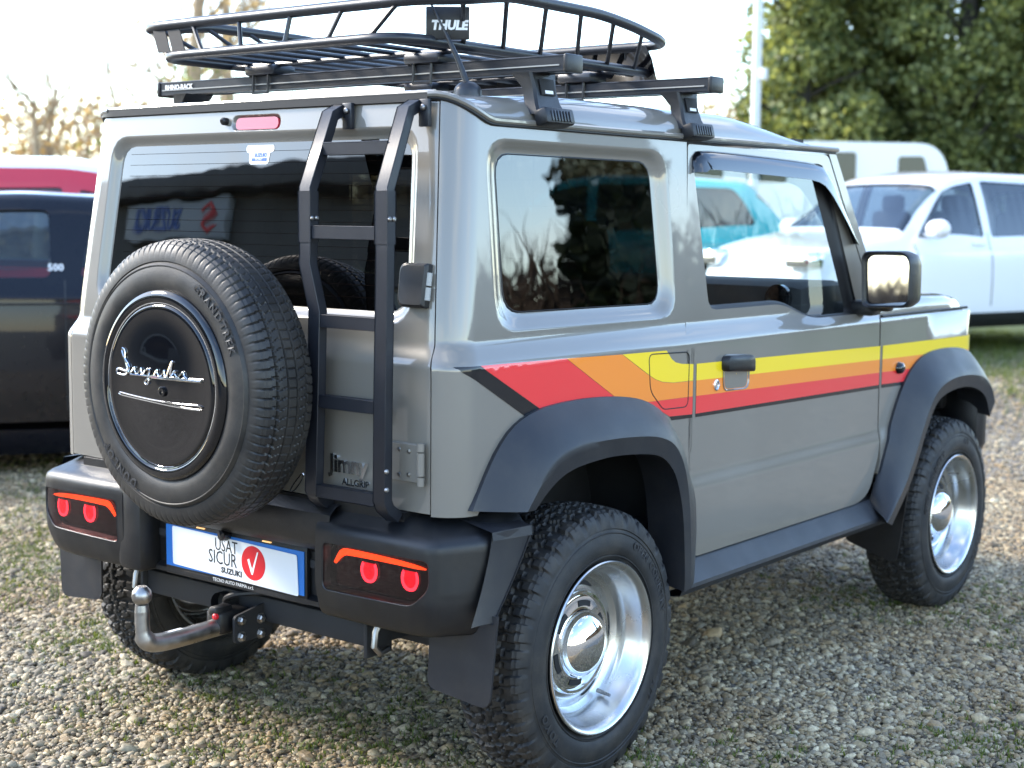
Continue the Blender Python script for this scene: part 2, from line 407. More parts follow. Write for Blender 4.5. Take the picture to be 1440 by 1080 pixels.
for s in (1, -1):
    # quarter panel
    top = [(u, zt(u)-.004) for u in np.linspace(.60, us(.552, 1.634)-.003, 46)]
    o = [(seam(z)+.003, z) for z in np.linspace(1.686, .737, 40)]
    o += side(smooth_line([(-.418, .737)]+rA[1:], 40)+[(.485, .44), (dgap(.44), .44)])
    o += side([(dgap(z), z) for z in np.linspace(.46, 1.63, 40)]); o += top[::-1][:-1]
    q_out = rpoly([(-.325, 1.598, .075), (-.325, 1.145, .075), (.462, 1.145, .075), (.447, 1.598, .075)], 10)
    q_in = rpoly([(-.265, 1.567, .05), (-.262, 1.190, .055), (.412, 1.186, .055), (.392, 1.567, .05)], 10)
    q_out = side(even(q_out, 96, True)); q_in = side(even(q_in, 96, True))
    body_panel('quarter_panel', o, [q_out], [(q_in, REC)], s=s, ur_=(.55, 1.9))
    g = Panel(); g.patch(S, sg(q_in, s), [], np.unique(s*np.arange(.7, 1.8, .05)), np.arange(1.15, 1.6, .05), off=-.024)
    qg = g.build('quarter_window', 'glass_tint', CAR)
    sb = Panel(); qi2 = side(even(rpoly([(-.262, 1.564, .05), (-.259, 1.193, .055), (.409, 1.189, .055), (.389, 1.564, .05)], 10), 96, True))
    sb.ring(S, [sb.add([np.array(S(*p))+nrm(S, *p)*-.0243], []) for p in sg(q_in, s)], sg(q_in, s), sg(qi2, s), [(1., -.0225), (1.3, -.0235)])
    sb.build('seal', 'seal', qg)
    # door
    dr = [(dgap(z)+.006, z) for z in np.linspace(.52, 1.615, 24)]
    do = rpoly([(dgap(.475)+.006, .478, .03)]+[(1.56, .478, .03), (1.64, .50, .04), (1.703, .64, .03), (1.703, 1.105, .01), (1.405, 1.618, .02), (dgap(1.618)+.006, 1.618, .01)], 4)
    do = side(do)
    w_o = even(rpoly([(.578, 1.600, .03), (.628, 1.160, .03), (1.06, 1.160, .06), (1.23, 1.108, .06), (1.578, 1.108, .02), (1.372, 1.588, .03)], 8), 110, True)
    w_i = even(rpoly([(.590, 1.588, .02), (.640, 1.173, .02), (1.065, 1.173, .06), (1.235, 1.121, .06), (1.515, 1.121, .02), (1.305, 1.576, .03)], 8), 110, True)
    w_o, w_i = side(w_o), side(w_i)
    body_panel('door', do, [w_o], [(w_i, [(.0, -.004), (.3, -.003), (.6, -.008), (1., -.018)], 2)], s=s, ur_=(1.4, 3.2))
    g = Panel(); g.patch(S, sg(w_i, s), [], np.unique(s*np.arange(1.4, 3., .06)), np.arange(1.1, 1.62, .05), off=-.018)
    g.build('door_window', 'glass_clear', CAR)
    # pillar beside the windscreen
    po = side([(1.412, 1.622), (1.708, 1.112), (1.765, 1.10), (1.462, 1.622)])
    body_panel('windscreen_pillar', po, s=s, ur_=(1.4, 3.2), ds=.03)
    # front wing
    ff = [(1.712, .62), (1.712, 1.093), (1.80, 1.090), (2.40, 1.085), (2.52, 1.078), (2.575, 1.06), (2.597, 1.02), (2.598, .90), (2.595, .84)]
    fo = [ff[0]]+smooth_line(fA, 40)[::1]+ff[:0:-1]
    fo = [(1.712, .60), (1.70, .56)]+[p for p in smooth_line(fA, 44) if p[1] > .5 or p[0] > 2][2:]+ff[::-1]
    body_panel('front_wing', side(fo), s=s, ur_=(2.2, 3.3), inner=False)
    # wheel arch flares
    for nm, O, C, I, n in (('rear_wheel_flare', rO, rC, rI, 48), ('front_wheel_flare', fO, fC, fI, 48)):
        O2 = smooth_line(O, n, 2); C2 = smooth_line(C, n, 2); I2 = smooth_line(I, n, 2); b = MB(); rows = []
        f0 = [(s*(xs(z, y)-.004), y, z) for y, z in O2]; f1 = [(s*(xs(z, y)+.010), y, z) for y, z in O2]
        rows = [f0, f1]
        def mid(t, x): return [(s*(S(us(y, z), z)[0]*(1-x)+.8225*x), y*(1-t)+y2*t, z*(1-t)+z2*t) for (y, z), (y2, z2) in zip(O2, C2)]
        rows += [mid(.08, .20), mid(.32, .46), mid(.62, .74), mid(.90, .945), mid(.98, .99)]
        rows += [[(s*.824, y, z) for y, z in [(a*.93+c*.07, b2*.93+d2*.07) for (a, b2), (c, d2) in zip(C2, I2)]]]
        rows += [[(s*.821, a*.6+c*.4, b2*.6+d2*.4) for (a, b2), (c, d2) in zip(C2, I2)]]
        rows += [[(s*.816, y, z) for y, z in I2], [(s*.80, y, z+.004) for y, z in I2], [(s*.70, y, z+.02) for y, z in I2]]
        b.loft(rows)
        k = len(rows); N = n
        b.f.append(tuple(i*N for i in range(k))); b.m.append(0); b.f.append(tuple(i*N+N-1 for i in range(k))); b.m.append(0)
        b.build(nm, 'flare', CAR, ang=33, fix=True)
    # inner wheel housings
    for cy, A in ((.03, rA), (2.13, fA)):
        b = MB(); A2 = smooth_line(A, 30); b.loft([[(s*x, y, z) for y, z in A2] for x in (.695, .60, .42)])
        b.add([(s*.43, y, z) for y, z in A2]+[(s*.43, cy, .35)], [(i, i+1, len(A2)) for i in range(len(A2)-1)])
        b.build('wheel_housing', 'underbody', CAR)
    # sill
    b = MB(); cs = [(.69, .482), (.738, .475), (.744, .469), (.784, .420), (.786, .410), (.778, .394), (.70, .384)]
    ys = [.40, .52, 1.0, 1.5, 1.66, 1.76]
    b.loft([[(s*x, y-.05*max(0, (y-1.6)), z) for x, z in cs] for y in ys]); b.build('sill', 'flare', CAR, fix=True, ang=24)
    # mud flaps
    b = MB(); poly = rpoly([(.60, .50), (.60, .31, .02), (.775, .298, .025), (.80, .50)], 4)
    poly = rpoly([(.622, .52), (.618, .318, .022), (.805, .300, .03), (.822, .52)], 4)
    b.prism(poly, lambda x, z, h: (s*x, -.452+h+.03*(z-.3), z), 0, .006); b.build('rear_mud_flap', 'flare', CAR, fix=True)
    b = MB(); poly = rpoly([(.575, .40), (.570, .285, .02), (.765, .225, .03), (.80, .50)], 4)
    b.prism(poly, lambda x, z, h: (s*x, 1.84+h, z), 0, .006); b.build('front_mud_flap', 'trim', CAR, fix=True)
    # wind deflector over the door glass
    VO = even(smooth_line([(.572, 1.540), (.574, 1.585), (.60, 1.604), (.8, 1.602), (1.1, 1.596), (1.33, 1.588), (1.392, 1.565), (1.47, 1.46), (1.562, 1.335)], 50, 1), 50)
    VI = even(smooth_line([(.606, 1.540), (.612, 1.545), (.63, 1.549), (.8, 1.545), (1.1, 1.538), (1.27, 1.533), (1.345, 1.51), (1.44, 1.43), (1.545, 1.330)], 50, 1), 50)
    b = MB(); rows = []
    for t, o in ((0, -.004), (0, .004), (.15, .016), (.5, .023), (1, .027), (1, .024), (.5, .020), (.15, .012), (.02, -.002)):
        rr = []
        for (y, z), (y2, z2) in zip(VO, VI):
            a, c = y+(y2-y)*t, z+(z2-z)*t; u = us(a, c); rr.append(np.array(S(s*u, c))+nrm(S, s*u, c)*o)
        rows.append(rr)
    b.loft(rows); b.build('wind_deflector', 'visor', CAR, ang=60, fix=True)

# ---- tailgate
left = [(-seam(z), z) for z in np.linspace(1.674, .742, 36)]; right = [(seam(z), z) for z in np.linspace(.742, 1.674, 36)]
tg = left+right
t_out = even(rpoly([(-.562, 1.622, .06), (-.592, 1.165, .07), (.592, 1.165, .07), (.562, 1.622, .06)], 10), 140, True)
t_in = even(rpoly([(-.528, 1.596, .045), (-.556, 1.195, .055), (.556, 1.195, .055), (.528, 1.596, .045)], 10), 140, True)
t_out, t_in = rear(t_out), rear(t_in)
bl_o = rear(even(rpoly([(-.075, 1.667, .02), (-.075, 1.620, .02), (.112, 1.620, .02), (.112, 1.667, .02)], 8), 48, True))
TG = body_panel('tailgate', tg, [t_out, rear(even(rpoly([(-.072, 1.664, .02), (-.072, 1.6235, .018), (.11, 1.6235, .018), (.11, 1.664, .02)], 8), 48, True))],
    [(t_in, [(t, o*.8) for t, o in REC]), (rear(even(rpoly([(-.06, 1.6575, .015), (-.06, 1.6265, .013), (.097, 1.6265, .013), (.097, 1.6575, .015)], 8), 48, True)), [(.3, -.003), (.7, -.010), (1., -.012)])], ur_=(-.01, .75))
g = Panel(); g.patch(S, t_in, [], np.arange(-.55, .56, .05), np.arange(1.16, 1.62, .04), off=-.0196)
RG = g.build('rear_window', 'glass_tint', TG)
b = MB()
for z in np.linspace(1.225, 1.575, 13):
    P = [np.array(S(x, z))+nrm(S, x, z)*-.0192 for x in np.linspace(-.50, .50, 22)]
    V = []; 
    for p in P: V += [p+np.array((0, 0, .0005)), p-np.array((0, 0, .0005))]
    b.add(V, [(2*i, 2*i+1, 2*i+3, 2*i+2) for i in range(21)])
mat('heater', (.006, .004, .0035), 1., spec=0.); b.build('heating_wires', 'heater', RG)
b = MB(); P = [(x, z) for x, z in even(rpoly([(-.0595, 1.657, .015), (-.0595, 1.627, .013), (.0965, 1.627, .013), (.0965, 1.657, .015)], 8), 48, True)]
b.add([np.array(S(x, z))+nrm(S, x, z)*-.004 for x, z in P]+[np.array(S(x, z))+nrm(S, x, z)*-.011 for x, z in P], [tuple(range(48))]+[(i, 48+i, 48+(i+1) % 48, (i+1) % 48) for i in range(48)])
b.build('high_brake_lamp', 'brakelens', TG, fix=True)
b = MB(); p0 = np.array(S(-.092, 1.648)); b.tube([p0+np.array((0, .01, 0)), p0+np.array((0, -.012, .001)), p0+np.array((0, -.016, 0))], [.010, .010, .006], 12); b.build('washer_nozzle', 'trim', TG)
def on_rear(cx, cz, off, tilt=True):
    def f(x, y, z): p = np.array(S(cx+x, cz+y)); return tuple(p+nrm(S, cx+x, cz+y)*(off+z))
    return f
# sticker on the rear glass
st = empty('window_sticker', parent=None); bpy.data.objects.remove(st)
b = MB(); fr = on_rear(.022, 1.566, -.0186)
P = rpoly([(-.050, .024, .008), (-.050, .008, .006), (-.038, .004, .003), (-.036, -.024, .008), (.034, -.024, .008), (.038, .004, .003), (.052, .008, .006), (.052, .024, .008)], 4)
b.add([fr(x, y, 0) for x, y in P], [tuple(range(len(P)))]); STK = b.build('window_sticker', 'white', RG)
text_obj('lettering', 'SUZUKI', on_rear(.026, 1.5645, -.0180), 'inkblue', RG, .013, .0002, bold=.0004)
b = MB(); fr2 = on_rear(.022, 1.5535, -.0181); b.add([fr2(x, y, 0) for x, y in ((-.028, -.004), (.028, -.004), (.028, .004), (-.028, .004))], [(0, 1, 2, 3)]); b.build('sticker_band', 'inkblue', RG)
text_obj('lettering', 'POINT', on_rear(.022, 1.5535, -.0176), 'white', RG, .009, .0001)
# badges
text_obj('model_badge', 'Jimny', on_rear(.420, .829, .003), 'badge', TG, .058, .003, bold=.002, sx=.95)
text_obj('grip_badge', 'ALLGRIP', on_rear(.440, .788, .0015), 'badge', TG, .022, .001, bold=.0006, sx=1.05)
b = MB(); P = [(.222+x, .742+z) for x, z in ((0, 0), (.012, .003), (.030, .020), (.048, .046), (.043, .052), (.018, .028), (.002, .008), (0, 0))]
b.tube([on_rear(0, 0, .002)(x, z, 0) for x, z in smooth_line(P, 30, 1)], .0016, 6); b.build('chrome_stroke', 'chrome', TG)
# hinges
b = MB(); fr = on_rear(.605, 1.257, 0)
P = rpoly([(-.048, .050, .02), (-.048, -.050, .022), (.030, -.050, .004), (.030, .050, .004)], 6)
n = len(P); b.add([fr(x, y, -.01) for x, y in P]+[fr(x, y, .020) for x, y in P]+[fr(x*.82, y*.88, .028) for x, y in P], [(i, (i+1) % n, n+(i+1) % n, n+i) for i in range(n)]+[(n+i, n+(i+1) % n, 2*n+(i+1) % n, 2*n+i) for i in range(n)]+[tuple(range(2*n, 3*n))])
UH = b.build('upper_hinge', 'trim', TG, fix=True)
b = MB(); 
for z0, z1 in ((1.226, 1.255), (1.259, 1.288)): b.tube([np.array(S(.638, z))+np.array((0, -.014, 0)) for z in (z0, z1)], .008, 10)
b.build('hinge_pin', 'pigment_grey', UH)
b = MB(); fr = on_rear(.60, .857, 0)
P = rpoly([(-.070, .044), (-.070, -.044), (.042, -.044, .008), (.042, .044, .008)], 4); n = len(P)
b.add([fr(x, y, -.004) for x, y in P]+[fr(x, y, .012) for x, y in P]+[fr(x, y*.97, .014) for x, y in P], [(i, (i+1) % n, n+(i+1) % n, n+i) for i in range(n)]+[(n+i, n+(i+1) % n, 2*n+(i+1) % n, 2*n+i) for i in range(n)]+[tuple(range(2*n, 3*n))])
LH = b.build('lower_hinge', 'paint', TG, fix=True)
b = MB()
for z0, z1 in ((.808, .828), (.831, .884), (.887, .905)): b.tube([np.array(S(.652, z))+np.array((.0, -.016, 0)) for z in (z0, z1)], .009, 12)
b.build('hinge_pin', 'paint', LH)
for (x, z) in ((.585, .828), (.585, .886), (.615, .83), (.615, .884)):
    b = MB(); f = on_rear(x, z, .013); b.lathe([(0, .004), (.005, .003), (.006, 0)], 10, 'y'); b.v = [(f(a, c, -h)) for a, h, c in [(p[0], -p[1], p[2]) for p in b.v]]; b.build('bolt', 'steel', LH, fix=True)

# ---- roof
loop = [S(u, zt(u)) for u in np.linspace(-us(1.44, 1.638), us(1.44, 1.638), 150)]
fr_ = [(x, 1.44+.035*(1-(x/.665)**2), 1.638+.012*(1-(x/.665)**2)) for x in np.linspace(loop[-1][0], loop[0][0], 26)][1:-1]
loop = loop+fr_
def H(x, y): return 1.730-.014*(x/.6)**2-.022*(1-sst(-.42, .15, y))-.072*sst(.80, 1.50, y)
rows = []; yc = .5
for dd in (0, .002, .006, .012, .02, .032, .048, .068, .09, .12, .16, .22, .30, .40, .50, .60, .655):
    row = []
    for (x, y, z) in loop:
        k = 1-dd/.66; x2 = x*k; y2 = yc+(y-yc)*(1-dd/1.15); q = math.sqrt(max(0, 1-(1-min(dd/.085, 1))**2)); row.append((x2, y2, z+(H(x2, y2)-z)*q))
    rows.append(row)
b = MB(); b.loft(rows, close=True); n = len(loop); b.f.append(tuple((len(rows)-1)*n+i for i in range(n))); b.m.append(0)
RF = b.build('roof', 'paint', CAR, ang=60, fix=True)
for s in (1, -1):
    P = [np.array(S(s*u, zt(u)))+nrm(S, s*u, zt(u))*.006+np.array((0, 0, -.001)) for u in np.linspace(.585, us(1.46, 1.638), 90)]
    b = MB(); b.tube(P, .0075, 8); b.build('gutter', 'paint', RF)
    P = [np.array(S(s*u, zt(u)-.010))+nrm(S, s*u, zt(u)-.01)*.002 for u in np.linspace(.585, us(1.45, 1.63), 90)]
    b = MB(); b.tube(P, .0048, 8); b.build('gutter_seal', 'seal', RF)
b = MB(); P = [np.array(S(u, 1.684))+nrm(S, u, 1.684)*.004 for u in np.linspace(-.66, .585, 50)]
b.rect_tube(P, .019, .012, (0, 0, 1)); b.build('rear_edge_trim', 'seal', RF)
b = MB(); P = [np.array(S(u, 1.6955))+nrm(S, u, 1.69)*.003 for u in np.linspace(-.66, .60, 50)]
b.tube(P, .006, 8); b.build('rear_gutter', 'paint', RF)
# antenna
b = MB(); b.lathe([(.034, -.02), (.034, .0), (.030, .010), (.020, .019), (.009, .022), (0, .022)], 24, 'z', (.548, -.235, 1.712))
AN = b.build('antenna', 'rackblack', RF)
b = MB(); b.tube([(.545, -.235, 1.732), (.522, -.243, 1.79), (.492, -.252, 1.85)], [.0075, .0065, .0048], 10); b.tube([(.492, -.252, 1.85), (.45, -.265, 1.93), (.40, -.28, 2.03)], [.0032, .0026, .002], 6); b.build('mast', 'rackblack', AN)

# ---- bonnet, windscreen, front end
b = MB(); rows = []
for y, dz in ((1.70, .0), (1.76, .0), (1.9, .004), (2.1, .006), (2.3, .002), (2.42, -.008), (2.49, -.024), (2.53, -.05), (2.545, -.08)):
    row = []
    for x, z in ((.728, 1.088), (.727, 1.105), (.722, 1.122), (.708, 1.137), (.68, 1.145), (.60, 1.146), (.54, 1.150), (.50, 1.166), (.44, 1.174), (.2, 1.180), (0, 1.182)):
        fr3 = 1-.0*y; k = 1-.06*max(0, (y-2.3)/.25)**2; row.append((x*k, y, z+dz*(1 if z > 1.1 else .0)))
    rows.append(row+[(-x, y2, z2) for x, y2, z2 in row[-2::-1]])
b.loft(rows); b.build('bonnet', 'paint', CAR, fix=True, ang=35)
for s in (1, -1):
    b = MB(); b.tube([(s*.735, y, 1.0925) for y in (1.715, 2.0, 2.3, 2.46)], .005, 6); b.build('bonnet_seam', 'seal', CAR)
b = MB(); b.loft([[(x, 1.465+.03*(1-(x/.66)**2), 1.628) for x in np.linspace(-.655, .655, 13)], [(x, 1.755+.04*(1-(x/.66)**2), 1.115) for x in np.linspace(-.695, .695, 13)]]); b.build('windscreen', 'glass_clear', CAR)
b = MB(); b.box((0, 2.53, .86), (1.30, .10, .34), bev=.03); FE = b.build('front_panel', 'trim', CAR)
for s in (1, -1):
    b = MB(); b.lathe([(.105, -.0), (.105, .03), (.095, .04), (.06, .05), (0, .055)], 32, 'y', (s*.50, 2.575, .89)); b.build('headlamp', 'chrome', CAR)
b = MB(); b.box((0, 2.62, .58), (1.44, .20, .24), bev=.05); b.build('front_bumper', 'trim', CAR)
for s in (1, -1):
    b = MB(); b.box((s*.70, 2.57, .66), (.16, .12, .26), bev=.04); b.build('front_bumper_corner', 'trim', CAR)
# ---- underbody, axles
b = MB(); b.box((0, 1.05, .50), (1.22, 3.0, .06)); b.box((.38, 1.04, .43), (.09, 2.86, .11)); b.box((-.38, 1.04, .43), (.09, 2.86, .11)); b.box((0, -.40, .55), (1.2, .04, .14)); b.box((0, 1.05, .385), (1.16, 2.7, .05)); b.build('chassis', 'underbody', CAR)
for y in (0, 2.25):
    b = MB(); b.tube([(-.62, y, .35), (.62, y, .35)], .042, 14); b.lathe([(0, -.10), (.07, -.08), (.115, -.02), (.115, .02), (.07, .08), (0, .10)], 20, 'x', (0, y, .35)); b.build('axle', 'underbody', CAR)
b = MB(); b.box((-.25, -.25, .42), (.5, .24, .16), bev=.05); b.build('silencer', 'underbody', CAR)

# ---- stripes, filler flap, handle, repeater
def decal(name, poly, material, s=1, off=.0012, ds=.03):
    p = Panel(); o = sg(resample(side(poly), ds), s)
    us_ = [abs(q[0]) for q in o]; gu = np.unique(s*grid_u(min(us_), max(us_), .04)); p.patch(S, o, [], gu, GZ, off=off)
    return p.build(name, material, CAR)
L0 = [(.508, 1.019), (1.715, .994), (2.60, .985)]; L1 = [(.508, .973), (1.715, .948), (2.60, .932)]; L2 = [(.508, .930), (1.715, .904), (2.60, .885)]
L3 = [(.508, .881), (1.715, .863), (2.60, .84)]; L4 = [(.508, .871), (1.715, .851), (2.60, .828)]
def zl(L, y): return L[0][1]+(L[1][1]-L[0][1])*(y-L[0][0])/(L[1][0]-L[0][0]) if y < L[1][0] else interp(y, [p[0] for p in L], [p[1] for p in L])
spans = [(.518, 1.697), (1.718, 2.592)]
for s in (1, -1):
    for a, c in spans:
        for A, B, m_ in ((L0, L1, 'yellow'), (L1, L2, 'orange'), (L2, L3, 'red'), (L3, L4, 'blackvinyl')):
            ysr = np.linspace(a, c, 14); decal(m_.replace('blackvinyl', 'black')+'_stripe', [(y, zl(A, y)) for y in ysr]+[(y, zl(B, y)) for y in ysr[::-1]], m_, s)
    e = .5005
    arc = [(.20, .93), (.09, .93)]
    decal('black_stripe', [(-.482, 1.0795), (-.412, 1.0795), (-.150, .940), (-.23, .940)], 'blackvinyl', s)
    decal('red_stripe', [(-.410, 1.0795), (-.0865, 1.0745), (.155, .945), (.10, .93), (-.148, .940)], 'red', s)
    decal('orange_stripe', [(-.0845, 1.0745), (.1535, 1.0685), (.27, 1.010), (.31, .992), (.345, .982), (.40, .9755), (e, zl(L1, e)), (e, zl(L2, e)), (.40, .9325), (.33, .934), (.25, .936), (.18, .94), (.157, .945)], 'orange', s)
    decal('yellow_stripe', [(.1555, 1.0685), (.363, 1.065), (.375, 1.054), (.39, 1.040), (.41, 1.030), (.44, 1.024), (e, zl(L0, e)), (e, zl(L1, e)+.001), (.40, .9765), (.345, .983), (.31, .993), (.272, 1.0105)], 'yellow', s)
    decal('red_stripe', [(.25, .9355), (.33, .9335), (.40, .932), (e, zl(L2, e)-.0005), (e, zl(L3, e)), (.385, .886), (.33, .91)], 'red', s)
    decal('black_stripe', [(.385, .8855), (e, zl(L3, e)-.0005), (e, zl(L4, e)), (.395, .8745)], 'blackvinyl', s)
P = rpoly([(.277, 1.0605, .02), (.288, .962, .02), (.352, .908, .015), (.476, .904, .02), (.479, 1.054, .02)], 6)
P = resample(side(P), .01); b = MB(); b.tube([np.array(S(*p))+nrm(S, *p)*.0006 for p in P], .0019, 6, closed=True); b.build('filler_flap_seam', 'seal', CAR)
# fuel flap cup already flush; door handle
for s in (1, -1):
    fh = lambda y, z, o: tuple(np.array(S(s*us(y, z), z))+nrm(S, s*us(y, z), z)*o)
    b = MB(); cup = even(rpoly([(.655, 1.035, .02), (.662, .930, .02), (.806, .926, .02), (.812, 1.026, .02)], 6), 40, True)
    cy, cz = .735, .975; n = 40; V = []; 
    lev = [(1., .0030), (.97, .0045), (.90, .001), (.75, .0022), (.4, .0016), (0.02, .0016)]
    for k, o in lev: V += [fh(cy+(y-cy)*k, cz+(z-cz)*k, o) for y, z in cup]
    b.add(V, [(l*n+i, l*n+(i+1) % n, (l+1)*n+(i+1) % n, (l+1)*n+i) for l in range(len(lev)-1) for i in range(n)]); DH = b.build('door_handle_cup', 'paint', CAR, fix=True)
    b = MB(); hp = even(rpoly([(.651, 1.032, .02), (.655, .988, .008), (.812, .977, .008), (.810, 1.026, .02)], 6), 40, True); cz = 1.006; V = []
    lev = [(1.02, .0), (1., .016), (.95, .023), (.8, .027), (.4, .029), (.02, .029)]
    for k, o in lev: V += [fh(cy+(y-cy)*k, cz+(z-cz)*k, o) for y, z in hp]
    b.add(V, [(l*n+i, l*n+(i+1) % n, (l+1)*n+(i+1) % n, (l+1)*n+i) for l in range(len(lev)-1) for i in range(n)]); b.build('door_handle', 'trim', DH, fix=True)
    b = MB(); b.lathe([(.016, -.002), (.016, .004), (.012, .006), (.0115, .003), (0, .003)], 20, 'x', (0, 0, 0)); b.v = [fh(.624+p[1], .951+p[2], p[0]) for p in b.v]; b.build('door_lock', 'chrome', CAR, fix=True)
    b = MB(); b.lathe([(.026, -.002), (.026, .006), (.021, .016), (.012, .021), (0, .022)], 20, 'x'); b.v = [fh(1.853+p[1]*1., .909+p[2]*.82, p[0]) for p in b.v]; b.build('side_repeater', 'gloss_black', CAR, fix=True)
    # mirror
    b = MB(); MO = rpoly([(.752, 1.315, .03), (.76, 1.13, .025), (.925, 1.138, .03), (.924, 1.318, .045)], 6); n = len(MO); cx, cz = .84, 1.225; V = []
    for k, y in ((.90, 1.507), (.97, 1.500), (1., 1.506), (1., 1.56), (.93, 1.60), (.7, 1.625), (.05, 1.63)): V += [(s*(cx+(x-cx)*k), y, cz+(z-cz)*k) for x, z in MO]
    b.add(V, [(l*n+i, l*n+(i+1) % n, (l+1)*n+(i+1) % n, (l+1)*n+i) for l in range(6) for i in range(n)])
    V = [(s*(cx+(x-cx)*k), y, cz+(z-cz)*k) for k, y in ((.90, 1.507), (.82, 1.556)) for x, z in MO]
    b.add(V, [(i, n+i, n+(i+1) % n, (i+1) % n) for i in range(n)])
    MI = b.build('side_mirror', 'trim', CAR, fix=True, ang=50)
    b = MB(); V = [(s*(cx+(x-cx)*.84), 1.548+.27*(x-cx)+.0215*(z-cz), cz+(z-cz)*.84) for x, z in MO]; b.add(V, [tuple(range(n))]); b.build('mirror_glass', 'mirrorglass', MI, smooth=False)
    b = MB(); b.box((s*.735, 1.575, 1.128), (.10, .075, .05), bev=.015); b.box((s*.80, 1.56, 1.135), (.08, .05, .03), bev=.012); b.build('mirror_arm', 'trim', MI)

# ---- rear bumper
PB = smooth_line([(.362, -.566), (.45, -.572), (.60, -.572), (.700, -.568), (.735, -.548), (.748, -.520), (.785, -.45), (.812, -.38), (.824, -.315)], 60, 1)
LB = np.r_[0, np.cumsum(np.hypot(np.diff([p[0] for p in PB]), np.diff([p[1] for p in PB])))]
PX, PY = np.array([p[0] for p in PB]), np.array([p[1] for p in PB])
PR = smooth_line([(-.10, .452), (-.035, .462), (-.018, .475), (-.006, .515), (0, .55), (0, .64), (0, .678), (-.004, .690), (-.016, .699), (-.050, .716), (-.085, .738)], 44, 1)
LV = np.r_[0, np.cumsum(np.hypot(np.diff([p[0] for p in PR]), np.diff([p[1] for p in PR])))]
RN, RZ = np.array([p[0] for p in PR]), np.array([p[1] for p in PR])
UB, VB = LB[-1], LV[-1]
PI_ = smooth_line([(.362, -.466), (.45, -.468), (.56, -.468), (.615, -.455), (.66, -.42), (.69, -.37), (.715, -.31)], 60, 2)
IX, IY = np.array([p[0] for p in PI_]), np.array([p[1] for p in PI_])
def SB(U, v):
    s = 1 if U >= 0 else -1; a = abs(U); e = .004
    a = min(max(a, 0), UB)
    x, y = np.interp(a, LB, PX), np.interp(a, LB, PY)
    a0, a1 = max(0, a-e), min(UB, a+e); tx, ty = np.interp(a1, LB, PX)-np.interp(a0, LB, PX), np.interp(a1, LB, PY)-np.interp(a0, LB, PY)
    l = math.hypot(tx, ty); nx, ny = ty/l, -tx/l
    v = min(max(v, 0), VB); n = np.interp(v, LV, RN); z = np.interp(v, LV, RZ); k_ = -n/.10*(1-.45*sst(.40, .60, a)); xi, yi = np.interp(a, LB, IX), np.interp(a, LB, IY)
    return (s*(x+(xi-x)*k_), y+(yi-y)*k_, z)
def ub(x): return float(np.interp(x, PX, LB))
def vb(z): return float(np.interp(z, RZ, LV))
b = MB(); cs = [(-.47, .742), (-.53, .730), (-.552, .712), (-.556, .690), (-.548, .640), (-.532, .617), (-.505, .608), (-.497, .60), (-.496, .492), (-.512, .482), (-.512, .470), (-.47, .455)]
b.loft([[(x, y-(0 if abs(x) < .3 else 0), z) for y, z in cs] for x in np.linspace(-.30, .40, 9)])
b.add([(-.30, y, z) for y, z in cs], [tuple(range(len(cs)))])
RB = b.build('rear_bumper', 'trim', CAR, fix=True)
b = MB(); b.box((-.345, -.515, .585), (.10, .10, .24), bev=.02); b.build('bumper_block', 'trim', RB)
b = MB(); b.box((.0, -.485, .725), (1.2, .06, .03)); b.build('bumper_step', 'trim', RB)
